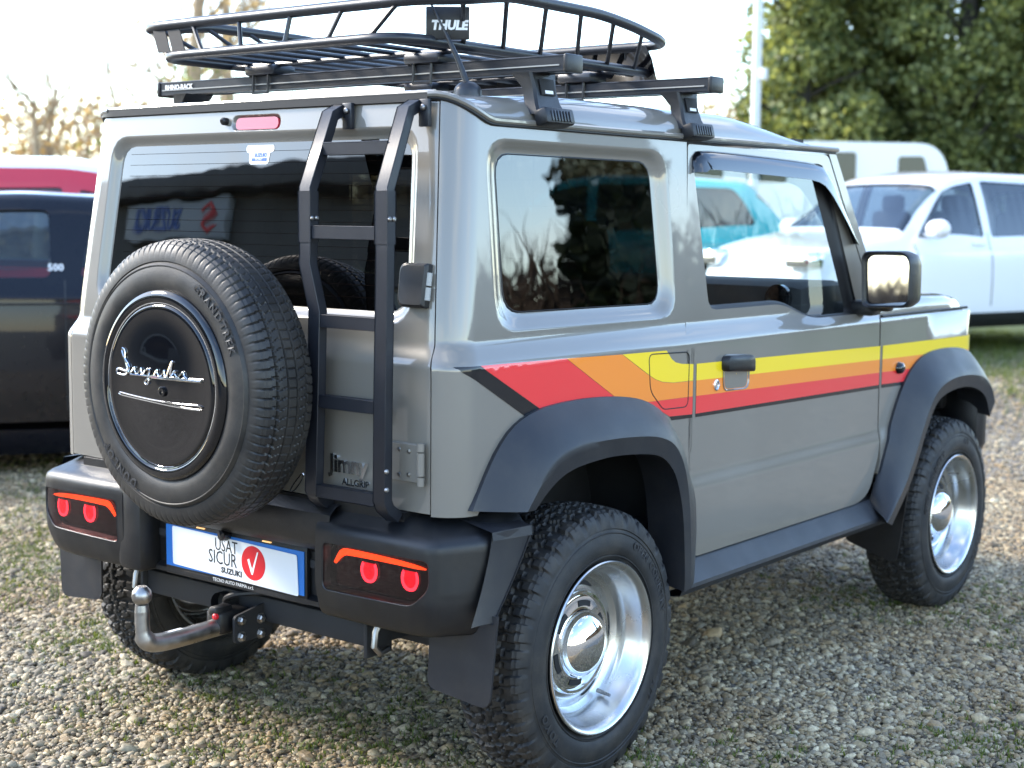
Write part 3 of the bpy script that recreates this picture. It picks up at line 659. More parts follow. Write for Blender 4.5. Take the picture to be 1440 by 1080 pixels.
for s in (1, -1):
    def SBs(U, v, s=s): return SB(s*abs(U) if U else s*1e-9, v) if s > 0 else SB(-abs(U) if U else -1e-9, v)
    # outline in (arc, profile): the wheel-side edge leans forward with height
    o = [(.0015, 0.0), (.36, .0), (.47, .03), (.505, vb(.50)), (UB-.035, vb(.67)), (UB-.004, vb(.708)), (UB-.004, VB), (.0015, VB)]
    o = resample(rpoly([(a, c, .008) for a, c in o], 3), .015)
    hole = even(rpoly([(ub(.388), vb(.653), .014), (ub(.385), vb(.535), .014), (ub(.672), vb(.540), .02), (ub(.718), vb(.585), .02), (ub(.716), vb(.653), .014)], 6), 90, True)
    hin = even(rpoly([(ub(.394), vb(.646), .010), (ub(.391), vb(.541), .010), (ub(.670), vb(.546), .018), (ub(.711), vb(.588), .018), (ub(.709), vb(.646), .010)], 6), 90, True)
    p = Panel(); gu = np.arange(0, UB, .012); gv = np.arange(0, VB, .012)
    if s < 0: o = [(-a, c) for a, c in o]; hole = [(-a, c) for a, c in hole]; hin = [(-a, c) for a, c in hin]; gu = -gu[::-1]
    gu = gu[gu != 0]
    lp = p.patch(SB, o, [hole], gu, gv); p.ring(SB, lp[1], hole, hin, [(.15, .001), (.4, -.003), (.8, -.012), (1., -.024)]); p.lip(SB, o, .010)
    HO = p.build('bumper_corner', 'trim', RB, ang=45)
    # end flange next to the wheel
    b = MB(); fl = []
    for t in np.linspace(0, 1, 12):
        z = .705-.205*t; y0 = -.44-.06*t**1.5; y1 = -.325-.125*t**1.2
        fl.append([(s*(.800-.01*t), y0, z), (s*(.812-.012*t), y0*.6+y1*.4, z+.004), (s*(.822-.012*t), y1+.01, z+.004), (s*(.824-.012*t), y1, z), (s*.74, y1+.01, z)])
    b.loft(fl); b.loft([[(s*.70, -.44, .728), (s*.70, -.33, .738)], [(s*.80, -.44, .709), (s*.823, -.325, .712)], [(s*.803, -.44, .69), (s*.826, -.325, .69)]])
    b.build('bumper_flange', 'flare', HO, fix=True)
    p = Panel(); p.patch(SB, hin, [], gu, gv, off=-.024); LE = p.build('tail_lamp', 'lens', HO)
    p = Panel(); p.patch(SB, hole, [], gu, gv, off=-.0035); p.build('lamp_cover', 'glass_smoke', HO)
    def fl_(x, z, o): U = s*ub(x); v = vb(z); q = np.array(SB(U, v)); return tuple(q+nrm(SB, U, v)*(-.022+o))
    def led(name, poly, m_, o0=.0008, o1=.003):
        bb = MB(); n = len(poly); bb.add([fl_(x, z, o0) for x, z in poly]+[fl_(x, z, o1) for x, z in poly], [tuple(range(n, 2*n))]+[(i, (i+1) % n, n+(i+1) % n, n+i) for i in range(n)]); return bb.build(name, m_, LE, smooth=False)
    bb = MB(); tp = smooth_line([(.411, .604), (.432, .637), (.45, .6425), (.60, .640), (.68, .634), (.700, .628)], 26, 1); bt = smooth_line([(.4165, .601), (.440, .622), (.458, .6275), (.60, .628), (.68, .6255), (.700, .6265)], 26, 1)
    bb.loft([[fl_(x, z, .0006) for x, z in bt], [fl_(x, z, .004) for x, z in bt], [fl_(x, z, .005) for x, z in tp], [fl_(x, z, .0006) for x, z in tp]]); bb.build('light_bar', 'ledorange', LE, fix=True)
    for cx in (.526, .652):
        P = [(cx+.0245*math.cos(a), .600+.028*math.sin(a)) for a in np.linspace(PI*.78, PI*2.22, 22)]
        led('brake_light', P, 'ledredcore', .0007, .0018)
        P2 = [(cx+.026*math.cos(a), .600+.0295*math.sin(a)) for a in np.linspace(PI*.78, PI*2.22, 22)]
        P3 = [(cx+.0185*math.cos(a), .600+.0215*math.sin(a)) for a in np.linspace(PI*.78, PI*2.22, 22)]
        led('light_ring', P2+P3[::-1], 'ledred', .001, .0032)
# licence plate
PLX, PLY, PLZ = .012, -.5125, .545
b = MB(); b.box((PLX, PLY+.008, PLZ-.006), (.535, .014, .145), bev=.004); PL = b.build('licence_plate', 'trim', CAR)
b = MB(); b.box((PLX, PLY-.0005, PLZ), (.52, .003, .11)); b.build('plate_sheet', 'plateblue', PL)
pf = lambda x, y, z: (PLX+x, PLY-.0048-z, PLZ+y)
b = MB(); P = rpoly([(-.232, .054, .006), (-.230, -.048, .006), (.243, -.058, .006), (.238, .044, .006)], 4); n = len(P)
b.add([pf(x, y, -.0015) for x, y in P]+[pf(x, y, 0) for x, y in P], [tuple(range(n, 2*n))]+[(i, (i+1) % n, n+(i+1) % n, n+i) for i in range(n)]); b.build('cover_sheet', 'platewhite', PL, smooth=False, fix=True)
pr = lambda dx, dz: (lambda x, y, z: pf(x+dx, y+dz-.02*(x+dx), z+.0004))
text_obj('lettering', 'USAT', pr(-.020, .027), 'ink', PL, .046, .0002, sx=.78)
text_obj('lettering', 'SICUR', pr(-.034, -.007), 'ink', PL, .050, .0002, sx=.80)
text_obj('lettering', 'SUZUKI', pr(.0, -.036), 'ink', PL, .020, .0002, bold=.0007, sx=1.15)
b = MB(); P = [(.082+.044*math.cos(a), .0+.044*math.sin(a)) for a in np.linspace(0, 2*PI, 48)[:-1]]; b.add([pf(x, y, .0003) for x, y in P], [tuple(range(47))]); b.build('red_disc', 'inkred', PL, fix=False)
b = MB(); P = [(.060, .006), (.067, .010), (.078, -.016), (.096, .030), (.101, .031), (.080, -.030), (.075, -.030)]; b.add([pf(x, y, .0007) for x, y in P], [tuple(range(7))]); b.build('tick_mark', 'white', PL)
text_obj('lettering', 'TECNO AUTO PARMA s.r.l.', lambda x, y, z: (PLX+.0+x, PLY-.0005-z, PLZ-.066+y), 'tag', PL, .013, .0002)
b = MB(); b.lathe([(0, -.018), (.013, -.016), (.016, -.005), (.014, .008), (.008, .012)], 16, 'y', (-.004, -.522, .605)); b.build('reversing_camera', 'gloss_black', RB)
for x in (-.11, .14):
    b = MB(); b.box((x, -.512, .6062), (.03, .008, .003)); b.build('plate_lamp', 'lampwarm', RB)

# ---- tow bar
b = MB(); b.box((0, -.415, .405), (.84, .06, .065), bev=.006); TB = b.build('tow_bar', 'underbody', CAR)
b = MB(); pth = smooth_line([(0, -.790, .462), (0, -.790, .42), (0, -.786, .392), (0, -.765, .375), (0, -.70, .370), (0, -.58, .372), (0, -.44, .375)], 40, 2); b.tube(pth, [.018]*6+[.023]*34, 18)
b.lathe([(0, -.026), (.012, -.023), (.022, -.012), (.025, 0), (.022, .012), (.014, .021), (.013, .0225), (0, .0225)], 28, 'z', (0, -.790, .500)); b.tube([(0, -.790, .46), (0, -.790, .478)], [.018, .016], 16); b.build('tow_ball', 'steel', TB)
b = MB(); b.box((.0, -.52, .385), (.055, .10, .06), bev=.012); b.box((.0, -.545, .415), (.03, .06, .025), bev=.008); b.build('release_lever', 'trim', TB)
b = MB(); b.lathe([(.008, -.004), (.008, .004), (.004, .008), (0, .008)], 12, 'y', (.012, -.572, .405)); b.v = [(x, -1.144-y, z) for x, y, z in b.v]; b.build('red_button', 'inkred', TB, fix=True)
for s in (1, -1):
    b = MB(); P = rpoly([(-.545, .405, .01), (-.545, .335, .01), (-.42, .335, .01), (-.40, .43, .01)], 3); b.prism(P, lambda y, z, h: (s*.045+s*h, y, z), 0, .008); PLT = b.build('side_plate', 'underbody', TB, fix=True)
    for y, z in ((-.523, .392), (-.458, .385), (-.523, .350), (-.458, .345)):
        b = MB(); b.lathe([(.011, 0), (.011, .008), (.007, .011), (0, .011)], 6, 'x', (0, 0, 0)); b.lathe([(.014, 0), (.014, .002), (0, .002)], 16, 'x'); b.v = [(s*(.053+p[0]), y+p[1], z+p[2]) for p in b.v]; b.build('bolt', 'steel', PLT, fix=True)
b = MB(); b.box((0.02, -.705, .3935), (.012, .07, .001)); b.v = [(x-.02, y, z) for x, y, z in b.v]; b.build('sticker', 'tag', TB)
b = MB(); b.lathe([(.034, -.01), (.034, .015), (.02, .02), (0, .02)], 18, 'y', (-.08, -.47, .40)); b.build('trailer_socket', 'trim', TB)
b = MB(); b.tube(smooth_line([(-.07, -.47, .40), (-.03, -.50, .44), (.06, -.46, .455), (.14, -.42, .45)], 20), .008, 8); b.build('socket_cable', 'cable', TB)
for s in (1, -1):
    b = MB(); b.box((s*.425, -.415, .40), (.012, .09, .10), bev=.003); b.build('bracket', 'underbody', TB)
    b = MB(); b.tube([(s*.455, -.43, .46), (s*.455, -.455, .42), (s*.455, -.46, .385), (s*.455, -.44, .365), (s*.455, -.41, .37)], .008, 8); b.build('tie_down_hook', 'steel', TB)

# ---- wheels and tyres
def tyre_mesh(name, R, r_in, W, TW, pitches, seg, mode, m_):
    n = pitches*seg; half = []
    h = TW/2
    lat = np.r_[np.linspace(0, h*.9, 20), [h*.96, h]]
    for x in lat: half.append((R-.010*(x/h)**2.6-(.004 if x > h*.95 else 0), x, 1.))
    half += [(R-.022, h+.006, .8), (R-.034, h+.010, .55), (R-.046, h+.0125, .25), (R-.052, h+.013, 0.), (R-.054, h+.0105, 0.), (R-.060, W/2-.0065, 0.), (R-.0615, W/2-.0045, 0.), (R-.0635, W/2-.0045, 0.), (R-.065, W/2-.006, 0.), (R-.075, W/2-.003, 0.), (R-.095, W/2, 0), (R-.112, W/2-.003, 0), (r_in+.021, W/2-.0075, 0), (r_in+.0195, W/2-.005, 0), (r_in+.0175, W/2-.005, 0), (r_in+.016, W/2-.0105, 0), (r_in+.012, W/2-.014, 0), (r_in+.003, W/2-.018, 0), (r_in-.004, W/2-.026, 0), (r_in-.012, W/2-.05, 0)]
    prof = [(r, -x, k) for r, x, k in half[:0:-1]]+half; V = []; F = []; k = len(prof)
    for i in range(n):
        a = 2*PI*i/n; ph = i/seg
        for (r, x, w) in prof:
            dp = 0.
            if w > 0:
                ax = abs(x)/h
                if mode == 'at':
                    zz = .07*(1 if (ph*2 % 1) < .5 else -1)
                    row = 0 if ax < .16+zz*.5 else (1 if ax < .56+zz else 2)
                    e1 = abs(ax-(.16+zz*.5)); e2 = abs(ax-(.56+zz))
                    sg_ = 1 if x > 0 else -1
                    f = (ph+(0, .5, .15)[row]+(.5 if x < 0 else 0)+(.5*ax*sg_ if row == 1 else .18*ax)) % 1
                    gw = (.16, .22, .30)[row]
                    if e1 < .045 or e2 < .05: dp = .010
                    elif f < gw: dp = .010*(.75 if row == 0 else 1)
                    elif abs(f-gw-(1-gw)/2) < .035 and row > 0: dp = .004
                    if w < 1:
                        f = (ph+.15+.18+(.5 if x < 0 else 0)) % 1; alt = int(ph) % 2
                        dp = .013*w if f < .30+.12*(1-w)*(1 if alt else 0) else 0
                else:
                    zz = .018*(1 if (ph % 1) < .5 else -1)
                    if abs(ax-.20) < .035 or abs(ax-.60-zz) < .035: dp = .008
                    elif ax > .62: f = (ph+.4*ax) % 1; dp = .0042 if f < .17 else 0
                    elif ax > .2: f = (ph*1+1.2*ax*(1 if x > 0 else -1)) % 1; dp = .004 if f < .12 and .27 < ax < .55 else 0
                    else: f = (ph*1+.5) % 1; dp = .003 if f < .1 else 0
                    if w < 1: f = (ph+.4) % 1; dp = .004*w if f < .17 else 0
            rr = r-dp; V.append((x, rr*math.cos(a), rr*math.sin(a)))
    for i in range(n):
        for j in range(k-1): a = i*k+j; c = ((i+1) % n)*k+j; F.append((a, a+1, c+1, c))
    b = MB(); b.add(V, F); ob = b.build(name, m_, None, ang=30, fix=False)
    return ob
def polar_text(name, body, rad, ang0, x0, material, parent, size, ext=.0008, flipdir=False, **kw):
    V, F = text_mesh(body, size, ext, **kw); b = MB(); out = []
    for (x, y, z) in V:
        r = rad+y; a = ang0-x/rad                # viewed from +x: y to the right, z up
        if flipdir: r = rad-y; a = ang0+x/rad
        bul = interp(r, [.22, .25, .268, .29, .31], [.0, .010, .0125, .0105, .003])
        out.append((x0+bul+z, r*math.cos(a), r*math.sin(a)))
    b.add(out, F); return b.build(name, material, parent, smooth=False)
WR, WX = .352, .705
b = MB()
lip = [(.205, -.085), (.217, -.085), (.219, -.078), (.205, -.070), (.196, -.05), (.184, -.02), (.184, .03), (.188, .05), (.197, .068), (.203, .080), (.205, .088), (.212, .093), (.2185, .098), (.2195, .103), (.217, .106), (.212, .1045), (.207, .099), (.203, .092), (.200, .086), (.199, .078), (.190, .060), (.186, .050), (.183, .045), (.181, .020), (.172, .012), (.168, .010), (.160, .012), (.150, .018), (.138, .021), (.130, .020), (.10, .016), (.05, .016), (0, .016)]
b.lathe(lip, 96, 'x'); WHEEL = b.build('wheel', 'polished', None, ang=40)
WHEEL.parent = CAR
TY = tyre_mesh('tyre', WR, .213, .216, .178, 34, 16, 'at', 'rubber'); TY.parent = WHEEL
b = MB(); b.lathe([(.131, .020), (.132, .026), (.129, .029), (.122, .028), (.116, .030), (.110, .030), (.092, .033), (.088, .034), (.0865, .040), (.084, .050), (.076, .062), (.062, .073), (.044, .081), (.022, .086), (0, .087)], 72, 'x'); HC = b.build('hub_cap', 'chrome', WHEEL, ang=25)
b = MB()
for k in range(6):
    a0 = 2*PI*k/6+.35
    P = [(r, a0+a) for r, a in [(.0945+.0, t) for t in np.linspace(-.27, .27, 9)]+[(.109, t) for t in np.linspace(.25, -.25, 9)]]
    b = MB(); b.add([(.0338-(r-.0945)*.14, r*math.cos(a), r*math.sin(a)) for r, a in P], [tuple(range(len(P)))]); b.build('hub_slot', 'dark', WHEEL, smooth=False)
for k in range(5):
    a0 = 2*PI*k/5+.1
    P = [(.146, t) for t in np.linspace(-.22, .22, 8)]+[(.158-.010*(abs(t)/.26)**2, t) for t in np.linspace(.26, -.26, 9)]
    b = MB(); b.add([(interp(r, [.14, .150, .160], [.0215, .0192, .0136]), r*math.cos(a0+a), r*math.sin(a0+a)) for r, a in P], [tuple(range(len(P)))]); b.build('rim_slot', 'dark', WHEEL, smooth=False)
b = MB(); a = -1.05; b.tube([(.030, .166*math.cos(a), .166*math.sin(a)), (.050, .171*math.cos(a), .171*math.sin(a)), (.068, .175*math.cos(a), .175*math.sin(a))], [.006, .005, .004], 10); b.build('valve_stem', 'steel', WHEEL)
polar_text('sidewall_lettering', 'OPEN COUNTRY', .270, .62, .096, 'letter', WHEEL, .030, bold=.0009, spacing=1.15)
polar_text('sidewall_lettering', 'A/T', .270, -.62, .096, 'letter', WHEEL, .030, bold=.0009, spacing=1.2)
polar_text('sidewall_lettering', 'TOYO', .270, 3.75, .096, 'letter', WHEEL, .030, bold=.0009, spacing=1.4)
WHEEL.location = (WX-.004, 0, WR-.006); WHEEL.rotation_euler = (0, 0, 0)
first = True
for (x, y, ra, rz) in ((WX-.004, 2.25, 1.9, 0), (-WX, 0, .7, PI), (-WX, 2.25, 2.6, PI)):
    c = copy_tree(WHEEL, CAR); c.location = (x, y, WR-.006); c.rotation_euler = (ra if rz == 0 else ra, 0, rz)
# spare wheel
SW = empty('spare_wheel', (.05, -.664, 1.01), -PI/2, CAR)
tmp = tyre_mesh('tyre', .3465, .205, .196, .148, 96, 7, 'hw', 'sparerubber'); tmp.parent = SW
polar_text('sidewall_lettering', 'GRANDTREK', .268, .72, .0862, 'letter', SW, .030, .0006, bold=.0009, spacing=1.2)
polar_text('sidewall_lettering', 'DUNLOP', .268, 4.05, .0862, 'letter', SW, .030, .0006, bold=.0009, spacing=1.35)
b = MB(); b.lathe([(.227, .060), (.2285, .092), (.224, .099), (.215, .1035), (.203, .104), (.198, .101), (.1965, .096), (.194, .0975), (.191, .102), (.187, .1035), (.180, .1025), (.10, .106), (0, .1075)], 96, 'x')
CV = b.build('wheel_cover', 'gloss_black', SW, ang=50)
b = MB(); b.lathe([(.1990, .0985), (.1980, .1008), (.1955, .1003), (.1945, .098)], 96, 'x'); b.build('cover_ring', 'chrome', CV)
cf = lambda x, z, o=0: (.1085+o-.004*((x*x+z*z)/.03), x, z)
scr = [[(-.150, .022), (-.158, .030), (-.150, .036), (-.128, .033), (-.112, .030), (-.102, .040), (-.112, .052), (-.128, .066), (-.136, .080), (-.130, .088), (-.122, .080), (-.124, .064), (-.116, .044), (-.108, .030), (-.118, .022), (-.138, .022), (-.150, .024)],
       [(-.118, .028), (-.094, .030), (-.084, .046), (-.086, .034), (-.078, .029), (-.066, .033), (-.058, .046), (-.058, .033), (-.050, .029)],
       [(-.050, .029), (-.040, .042), (-.024, .042), (-.034, .026), (-.030, .010), (-.042, .004), (-.046, .012), (-.030, .024), (-.008, .030)],
       [(-.008, .030), (.002, .046), (.0, .034), (.008, .029), (.020, .034), (.028, .046), (.028, .033), (.036, .029)],
       [(.036, .029), (.052, .060), (.058, .070), (.052, .050), (.048, .028), (.058, .042), (.072, .046), (.060, .038), (.074, .029)],
       [(.074, .029), (.094, .046), (.096, .034), (.106, .029)],
       [(-.10, .0255), (-.05, .026), (.03, .0265), (.12, .028), (.160, .030), (.160, .025), (.10, .0245), (-.02, .0235)]]
for st in scr:
    b = MB(); b.tube([cf(x, z-.004, .0015) for x, z in smooth_line(st, 34, 2)], .0026, 7); b.build('script_lettering', 'chrome', CV)
b = MB(); b.tube([cf(x, z, .0012) for x, z in smooth_line([(-.145, -.026), (-.10, -.030), (0, -.036), (.10, -.036), (.150, -.034), (.156, -.040), (.150, -.046), (.06, -.044), (-.06, -.037), (-.145, -.032), (-.150, -.029)], 60, 1)], .0017, 6, closed=True); b.build('chevron_line', 'chrome', CV)
b = MB(); b.lathe([(.012, .105), (.012, .112), (.009, .113), (0, .110)], 20, 'x', (0, .018, -.012)); b.build('camera_lens', 'gloss_black', CV)
b = MB(); b.tube([(.02, 0, 0), (-.17, 0, 0)], .075, 24); b.build('wheel_carrier', 'underbody', SW)

# ---- ladder
LADX = (.338, .575); YF = -.562
LD = empty('ladder', (0, 0, 0), 0, CAR)
lw = .038
RL = {0: [(.318, 1.665, -.432), (.322, 1.648, -.470), (.342, 1.475, YF), (.342, 1.33, YF), (.340, 1.305, YF), (.372, 1.195, YF), (.366, 1.0, YF), (.357, .772, YF), (.357, .752, YF+.01), (.357, .728, -.52)],
      1: [(.560, 1.668, -.432), (.562, 1.650, -.470), (.585, 1.475, YF), (.585, 1.33, YF), (.583, 1.2, YF), (.579, 1.0, YF), (.577, .772, YF), (.577, .752, YF+.01), (.577, .728, -.52)]}
for k in (0, 1):
    b = MB(); b.rect_tube([(x, y, z) for x, z, y in RL[k]], lw, lw*.68, (1, 0, 0)); R_ = b.build('ladder_rail', 'ladderpaint', LD)
    bx = RL[k][0][0]
    b = MB(); b.box((bx+.030, -.435, 1.648), (.030, .012, .062), bev=.002); b.build('bracket', 'ladderpaint', R_)
    b = MB(); b.lathe([(.0075, 0), (.0075, .006), (.004, .009), (0, .009)], 8, 'y', (0, 0, 0)); b.v = [(bx+.032+x, -.441-y, 1.660+z) for x, y, z in b.v]; b.build('bolt', 'steel', R_, fix=True)
    xr = .342+.019 if k == 0 else .585+.019
    for dy, z in ((-.008, 1.408), (.006, 1.408)) + (((-.008, .842), (-.008, .80)) if k else ()):
        b = MB(); b.lathe([(.0058, 0), (.0058, .004), (.003, .0065), (0, .0065)], 8, 'x'); b.v = [(xr-(.008 if z < 1 else 0)+p[0], YF+dy+p[1], z+p[2]) for p in b.v]; b.build('bolt', 'steel', R_, fix=True)
    b = MB(); b.rect_tube([(x, y, z) for x, z, y in [(xr-.019, 1.470, YF), (xr-.019, 1.352, YF)]], lw+.004, lw*.68+.004, (1, 0, 0)); b.build('sleeve', 'ladderpaint', R_)
for z, y, xa, xb in ((1.568, -.512, .333, .572), (1.376, YF, .342, .585), (1.172, YF, .372, .582), (.984, YF, .366, .579), (.772, YF, .357, .577)):
    b = MB(); b.rect_tube([(xa+.017, y, z), (xb-.017, y, z)], lw*.6, lw*.80, (0, 1, 0)); b.build('rung', 'ladderpaint', LD)

# ---- roof bars and basket
for yb, zb in ((-.085, 1.778), (.575, 1.776)):
    b = MB(); b.rect_tube([(-.742, yb, zb), (.742, yb, zb)], .060, .040, (0, 1, 0)); BR = b.build('roof_bar', 'rackblack', CAR)
    b = MB(); b.box((0, yb-.0312, zb-.004), (1.46, .002, .003)); b.build('bar_groove', 'pigment_grey', BR)
    for s in (1, -1):
        b = MB(); b.box((s*.748, yb, zb), (.014, .066, .044), bev=.005); b.build('end_cap', 'trim', BR)
        F_ = MB()
        pts = [(.060, 0), (.075, -.03), (.078, -.08), (.046, -.088), (.060, 0)]
        def ft(y, x, z): return (s*x, yb+y, z)
        rows = []
        for x, z, wy in ((.655, zb-.018, .052), (.662, zb-.055, .045), (.672, zb-.090, .050), (.686, zb-.118, .058)):
            rows.append([ft(-wy, x-.055*(1 if z > zb-.03 else .55), z), ft(-wy, x, z), ft(-wy+.006, x+.006, z), ft(wy-.006, x+.006, z), ft(wy, x, z), ft(wy, x-.055*(1 if z > zb-.03 else .55), z)])
        F_.loft(rows, close=True); FT = F_.build('mounting_foot', 'trim', BR, fix=True, ang=30)
        b = MB(); b.box((s*.695, yb, zb-.125), (.040, .115, .040), rot=Matrix.Rotation(s*-.25, 3, 'Y'), bev=.007); b.build('clamp', 'trim', FT)
        for q in range(7):
            b = MB(); b.box((s*.7145, yb-.036+q*.012, zb-.122), (.006, .0055, .026), rot=Matrix.Rotation(s*-.25, 3, 'Y'), bev=.001); b.build('clamp_rib', 'rackblack', FT)
        b = MB(); b.box((s*.671, yb+.002, zb-.052), (.004, .055, .040), rot=Matrix.Rotation(s*-.2, 3, 'Y'), bev=.001); b.build('foot_recess', 'dark', FT)
        b = MB(); b.box((s*.6735, yb+.004, zb-.064), (.004, .032, .008), rot=Matrix.Rotation(s*-.2, 3, 'Y')); b.build('foot_label', 'white', FT)
text_obj('lettering', 'RHINO-RACK', lambda x, y, z: (-.655+x, -.1165-z, 1.781+y), 'white', CAR, .020, .0003, bold=.0007)
BK = None
def rrect(xw, y0, y1, rad, zf, n=160):
    P = rpoly([(-xw, y0, rad), (xw, y0, rad), (xw*.97, y1, rad), (-xw*.97, y1, rad)], 12); P = even(P, n, True)
    return [(x, y, zf(x, y)) for x, y in P]
loz = lambda x, y: 1.834
upz = lambda x, y: 1.919+.030*sst(-.34, -.05, y)*(1-sst(.25, .66, y))-.012*sst(.45, .68, y)
b = MB(); b.tube(rrect(.447, -.366, .800, .10, loz), .0135, 12, closed=True); BK = b.build('roof_basket', 'rackblack', CAR)
b = MB(); b.tube(rrect(.562, -.348, .690, .12, upz), .0145, 12, closed=True); b.build('upper_rail', 'rackblack', BK)
for x in np.linspace(-.36, .36, 9):
    b = MB(); b.tube([(x, -.366, 1.834), (x, .80, 1.834)], .0065, 8); b.build('floor_bar', 'rackblack', BK)
for y in (-.10, .24, .58):
    b = MB(); b.tube([(-.436, y, 1.828), (.436, y, 1.828)], .0075, 8); b.build('floor_bar', 'rackblack', BK)
LOW, UPP = rrect(.447, -.366, .800, .10, loz, 400), rrect(.562, -.348, .690, .12, upz, 400)
def near(L, x, y): return min(L, key=lambda p: (p[0]-x)**2+(p[1]-y)**2)
ups = [(-.43, -.36)]+[(x, -.36) for x in (-.25, -.10, .05, .20, .34)]+[(s*.43, y) for s in (1, -1) for y in (-.13, .03, .19, .35, .50, .64)]+[(x, .80) for x in (-.3, -.1, .1, .3)]
for (x, y) in ups:
    p = Vector(near(LOW, x, y)); q = Vector(near(UPP, x*1.26, y-.13 if abs(x) > .42 and y > -.3 else y)); b = MB()
    m1 = p.lerp(q, .25)+Vector((0, 0, -.004)); b.tube([p, m1, p.lerp(q, .8), q], [.0068, .006, .006, .0068], 8); b.build('upright', 'rackblack', BK)
for x0, x1 in ((-.475, -.425), (-.415, -.365)):
    b = MB(); b.add([(x0, -.352, 1.912), (x1, -.352, 1.912), (x1+.04, -.366, 1.845), (x0+.04, -.366, 1.845), (x0, -.349, 1.912), (x1, -.349, 1.912), (x1+.04, -.363, 1.845), (x0+.04, -.363, 1.845)], [(0, 1, 2, 3), (7, 6, 5, 4), (0, 4, 5, 1), (2, 6, 7, 3), (1, 5, 6, 2), (0, 3, 7, 4)]); b.build('end_plate', 'dark', BK, fix=True)
# wind fairing at the front of the basket
b = MB(); rows = []
for z, dy in ((1.800, .03), (1.83, .02), (1.87, .0), (1.905, -.03), (1.905, -.035), (1.87, -.006), (1.83, .014), (1.800, .025)): rows.append([(x, .76+dy-.10*(x/.5)**4, z) for x in np.linspace(-.47, .47, 24)])
b.loft(rows); b.build('wind_fairing', 'gloss_black', BK, fix=True)
# clamps between basket and bars
for x in (-.30, .30):
    for y in (-.085, .575):
        b = MB(); b.box((x, y, 1.812), (.12, .085, .028), bev=.008); b.build('basket_clamp', 'rackblack', BK)
        b = MB(); b.tube([(x-.03, y-.034, 1.80), (x-.03, y-.036, 1.75), (x+.03, y-.036, 1.75), (x+.03, y-.034, 1.80)], .004, 6); b.build('u_bolt', 'rackblack', BK)
# maker's plate on the side of the basket
b = MB(); b.box((.470, .012, 1.884), (.006, .118, .076), rot=Matrix.Rotation(.62, 3, 'Y') @ Matrix.Rotation(.0, 3, 'Z'), bev=.002)
NPX = Matrix.Rotation(-1.02, 3, 'Z')
b = MB(); b.box((0, 0, 0), (.105, .008, .078), bev=.003); cN = Vector((.478, -.228, 1.876)); RN_ = Matrix.Rotation(math.radians(38), 3, 'Z')
b.v = [tuple(RN_ @ Vector(p)+cN) for p in b.v]; NP = b.build('maker_plate', 'trim', BK)
text_obj('lettering', 'THULE', lambda x, y, z: tuple(RN_ @ Vector((x+.004, -.0048-z, y-.006))+cN), 'white', BK, .030, .0003, bold=.0016, shear=.15, sx=.95)

# ---- interior
b = MB(); b.box((0, 1.53, 1.03), (1.26, .36, .36), bev=.05); DS = b.build('dashboard', 'innertrim', CAR)
b = MB(); b.lathe([(.062, -.0), (.062, .02), (.048, .022), (.044, .008), (0, .008)], 24, 'y', (0, 0, 0)); b.v = [(.545+x*.72, 1.352-y, 1.16+z*.72) for x, y, z in b.v]; b.build('air_vent', 'gloss_black', DS, fix=True)
b = MB(); b.box((-.08, 1.347, 1.085), (.95, .02, .012), bev=.004); b.build('dash_highlight', 'pigment_grey', DS)  # grey strip painted in for the highlight line across the dash
b = MB(); P = [(-.34+.18*math.cos(a), 1.26+.06*math.sin(a), 1.02+.17*math.sin(a)) for a in np.linspace(0, 2*PI, 30)[:-1]]; b.tube(P, .014, 10, closed=True); b.tube([(-.52, 1.26, 1.02), (-.16, 1.26, 1.02)], .018, 8); b.tube([(-.34, 1.26, 1.02), (-.34, 1.42, .97)], .03, 10); b.build('steering_wheel', 'innertrim', CAR)
for s in (1, -1):
    b = MB(); b.box((s*.35, .78, .72), (.46, .50, .16), bev=.06); b.box((s*.35, .52, .98), (.44, .13, .50), rot=Matrix.Rotation(math.radians(12), 3, 'X'), bev=.05); b.box((s*.35, .46, 1.32), (.25, .09, .17), rot=Matrix.Rotation(math.radians(10), 3, 'X'), bev=.04); b.build('front_seat', 'innertrim', CAR)
b = MB(); b.box((0, .02, .86), (1.10, .12, .50), bev=.05); b.build('rear_seat', 'innertrim', CAR)
b = MB(); b.box((0, .5, .57), (1.3, 2.0, .02)); b.build('cabin_floor', 'innertrim', CAR)
b = MB(); b.box((0, .5, 1.66), (1.2, 1.75, .015)); b.build('headlining', 'innertrim', CAR)
b = MB(); b.box((-.25, -.28, .90), (.55, .32, .42), bev=.03); b.build('luggage_box', 'innertrim', CAR)
DG = MB()
for x in np.linspace(-.55, .55, 16): DG.tube([(x, .12, 1.08), (x, .12, 1.60)], .0025, 5)
for z in np.linspace(1.10, 1.58, 8): DG.tube([(-.58, .12, z), (.58, .12, z)], .0025, 5)
tag(DG.build('dog_guard', 'dark', CAR), kind='stuff')

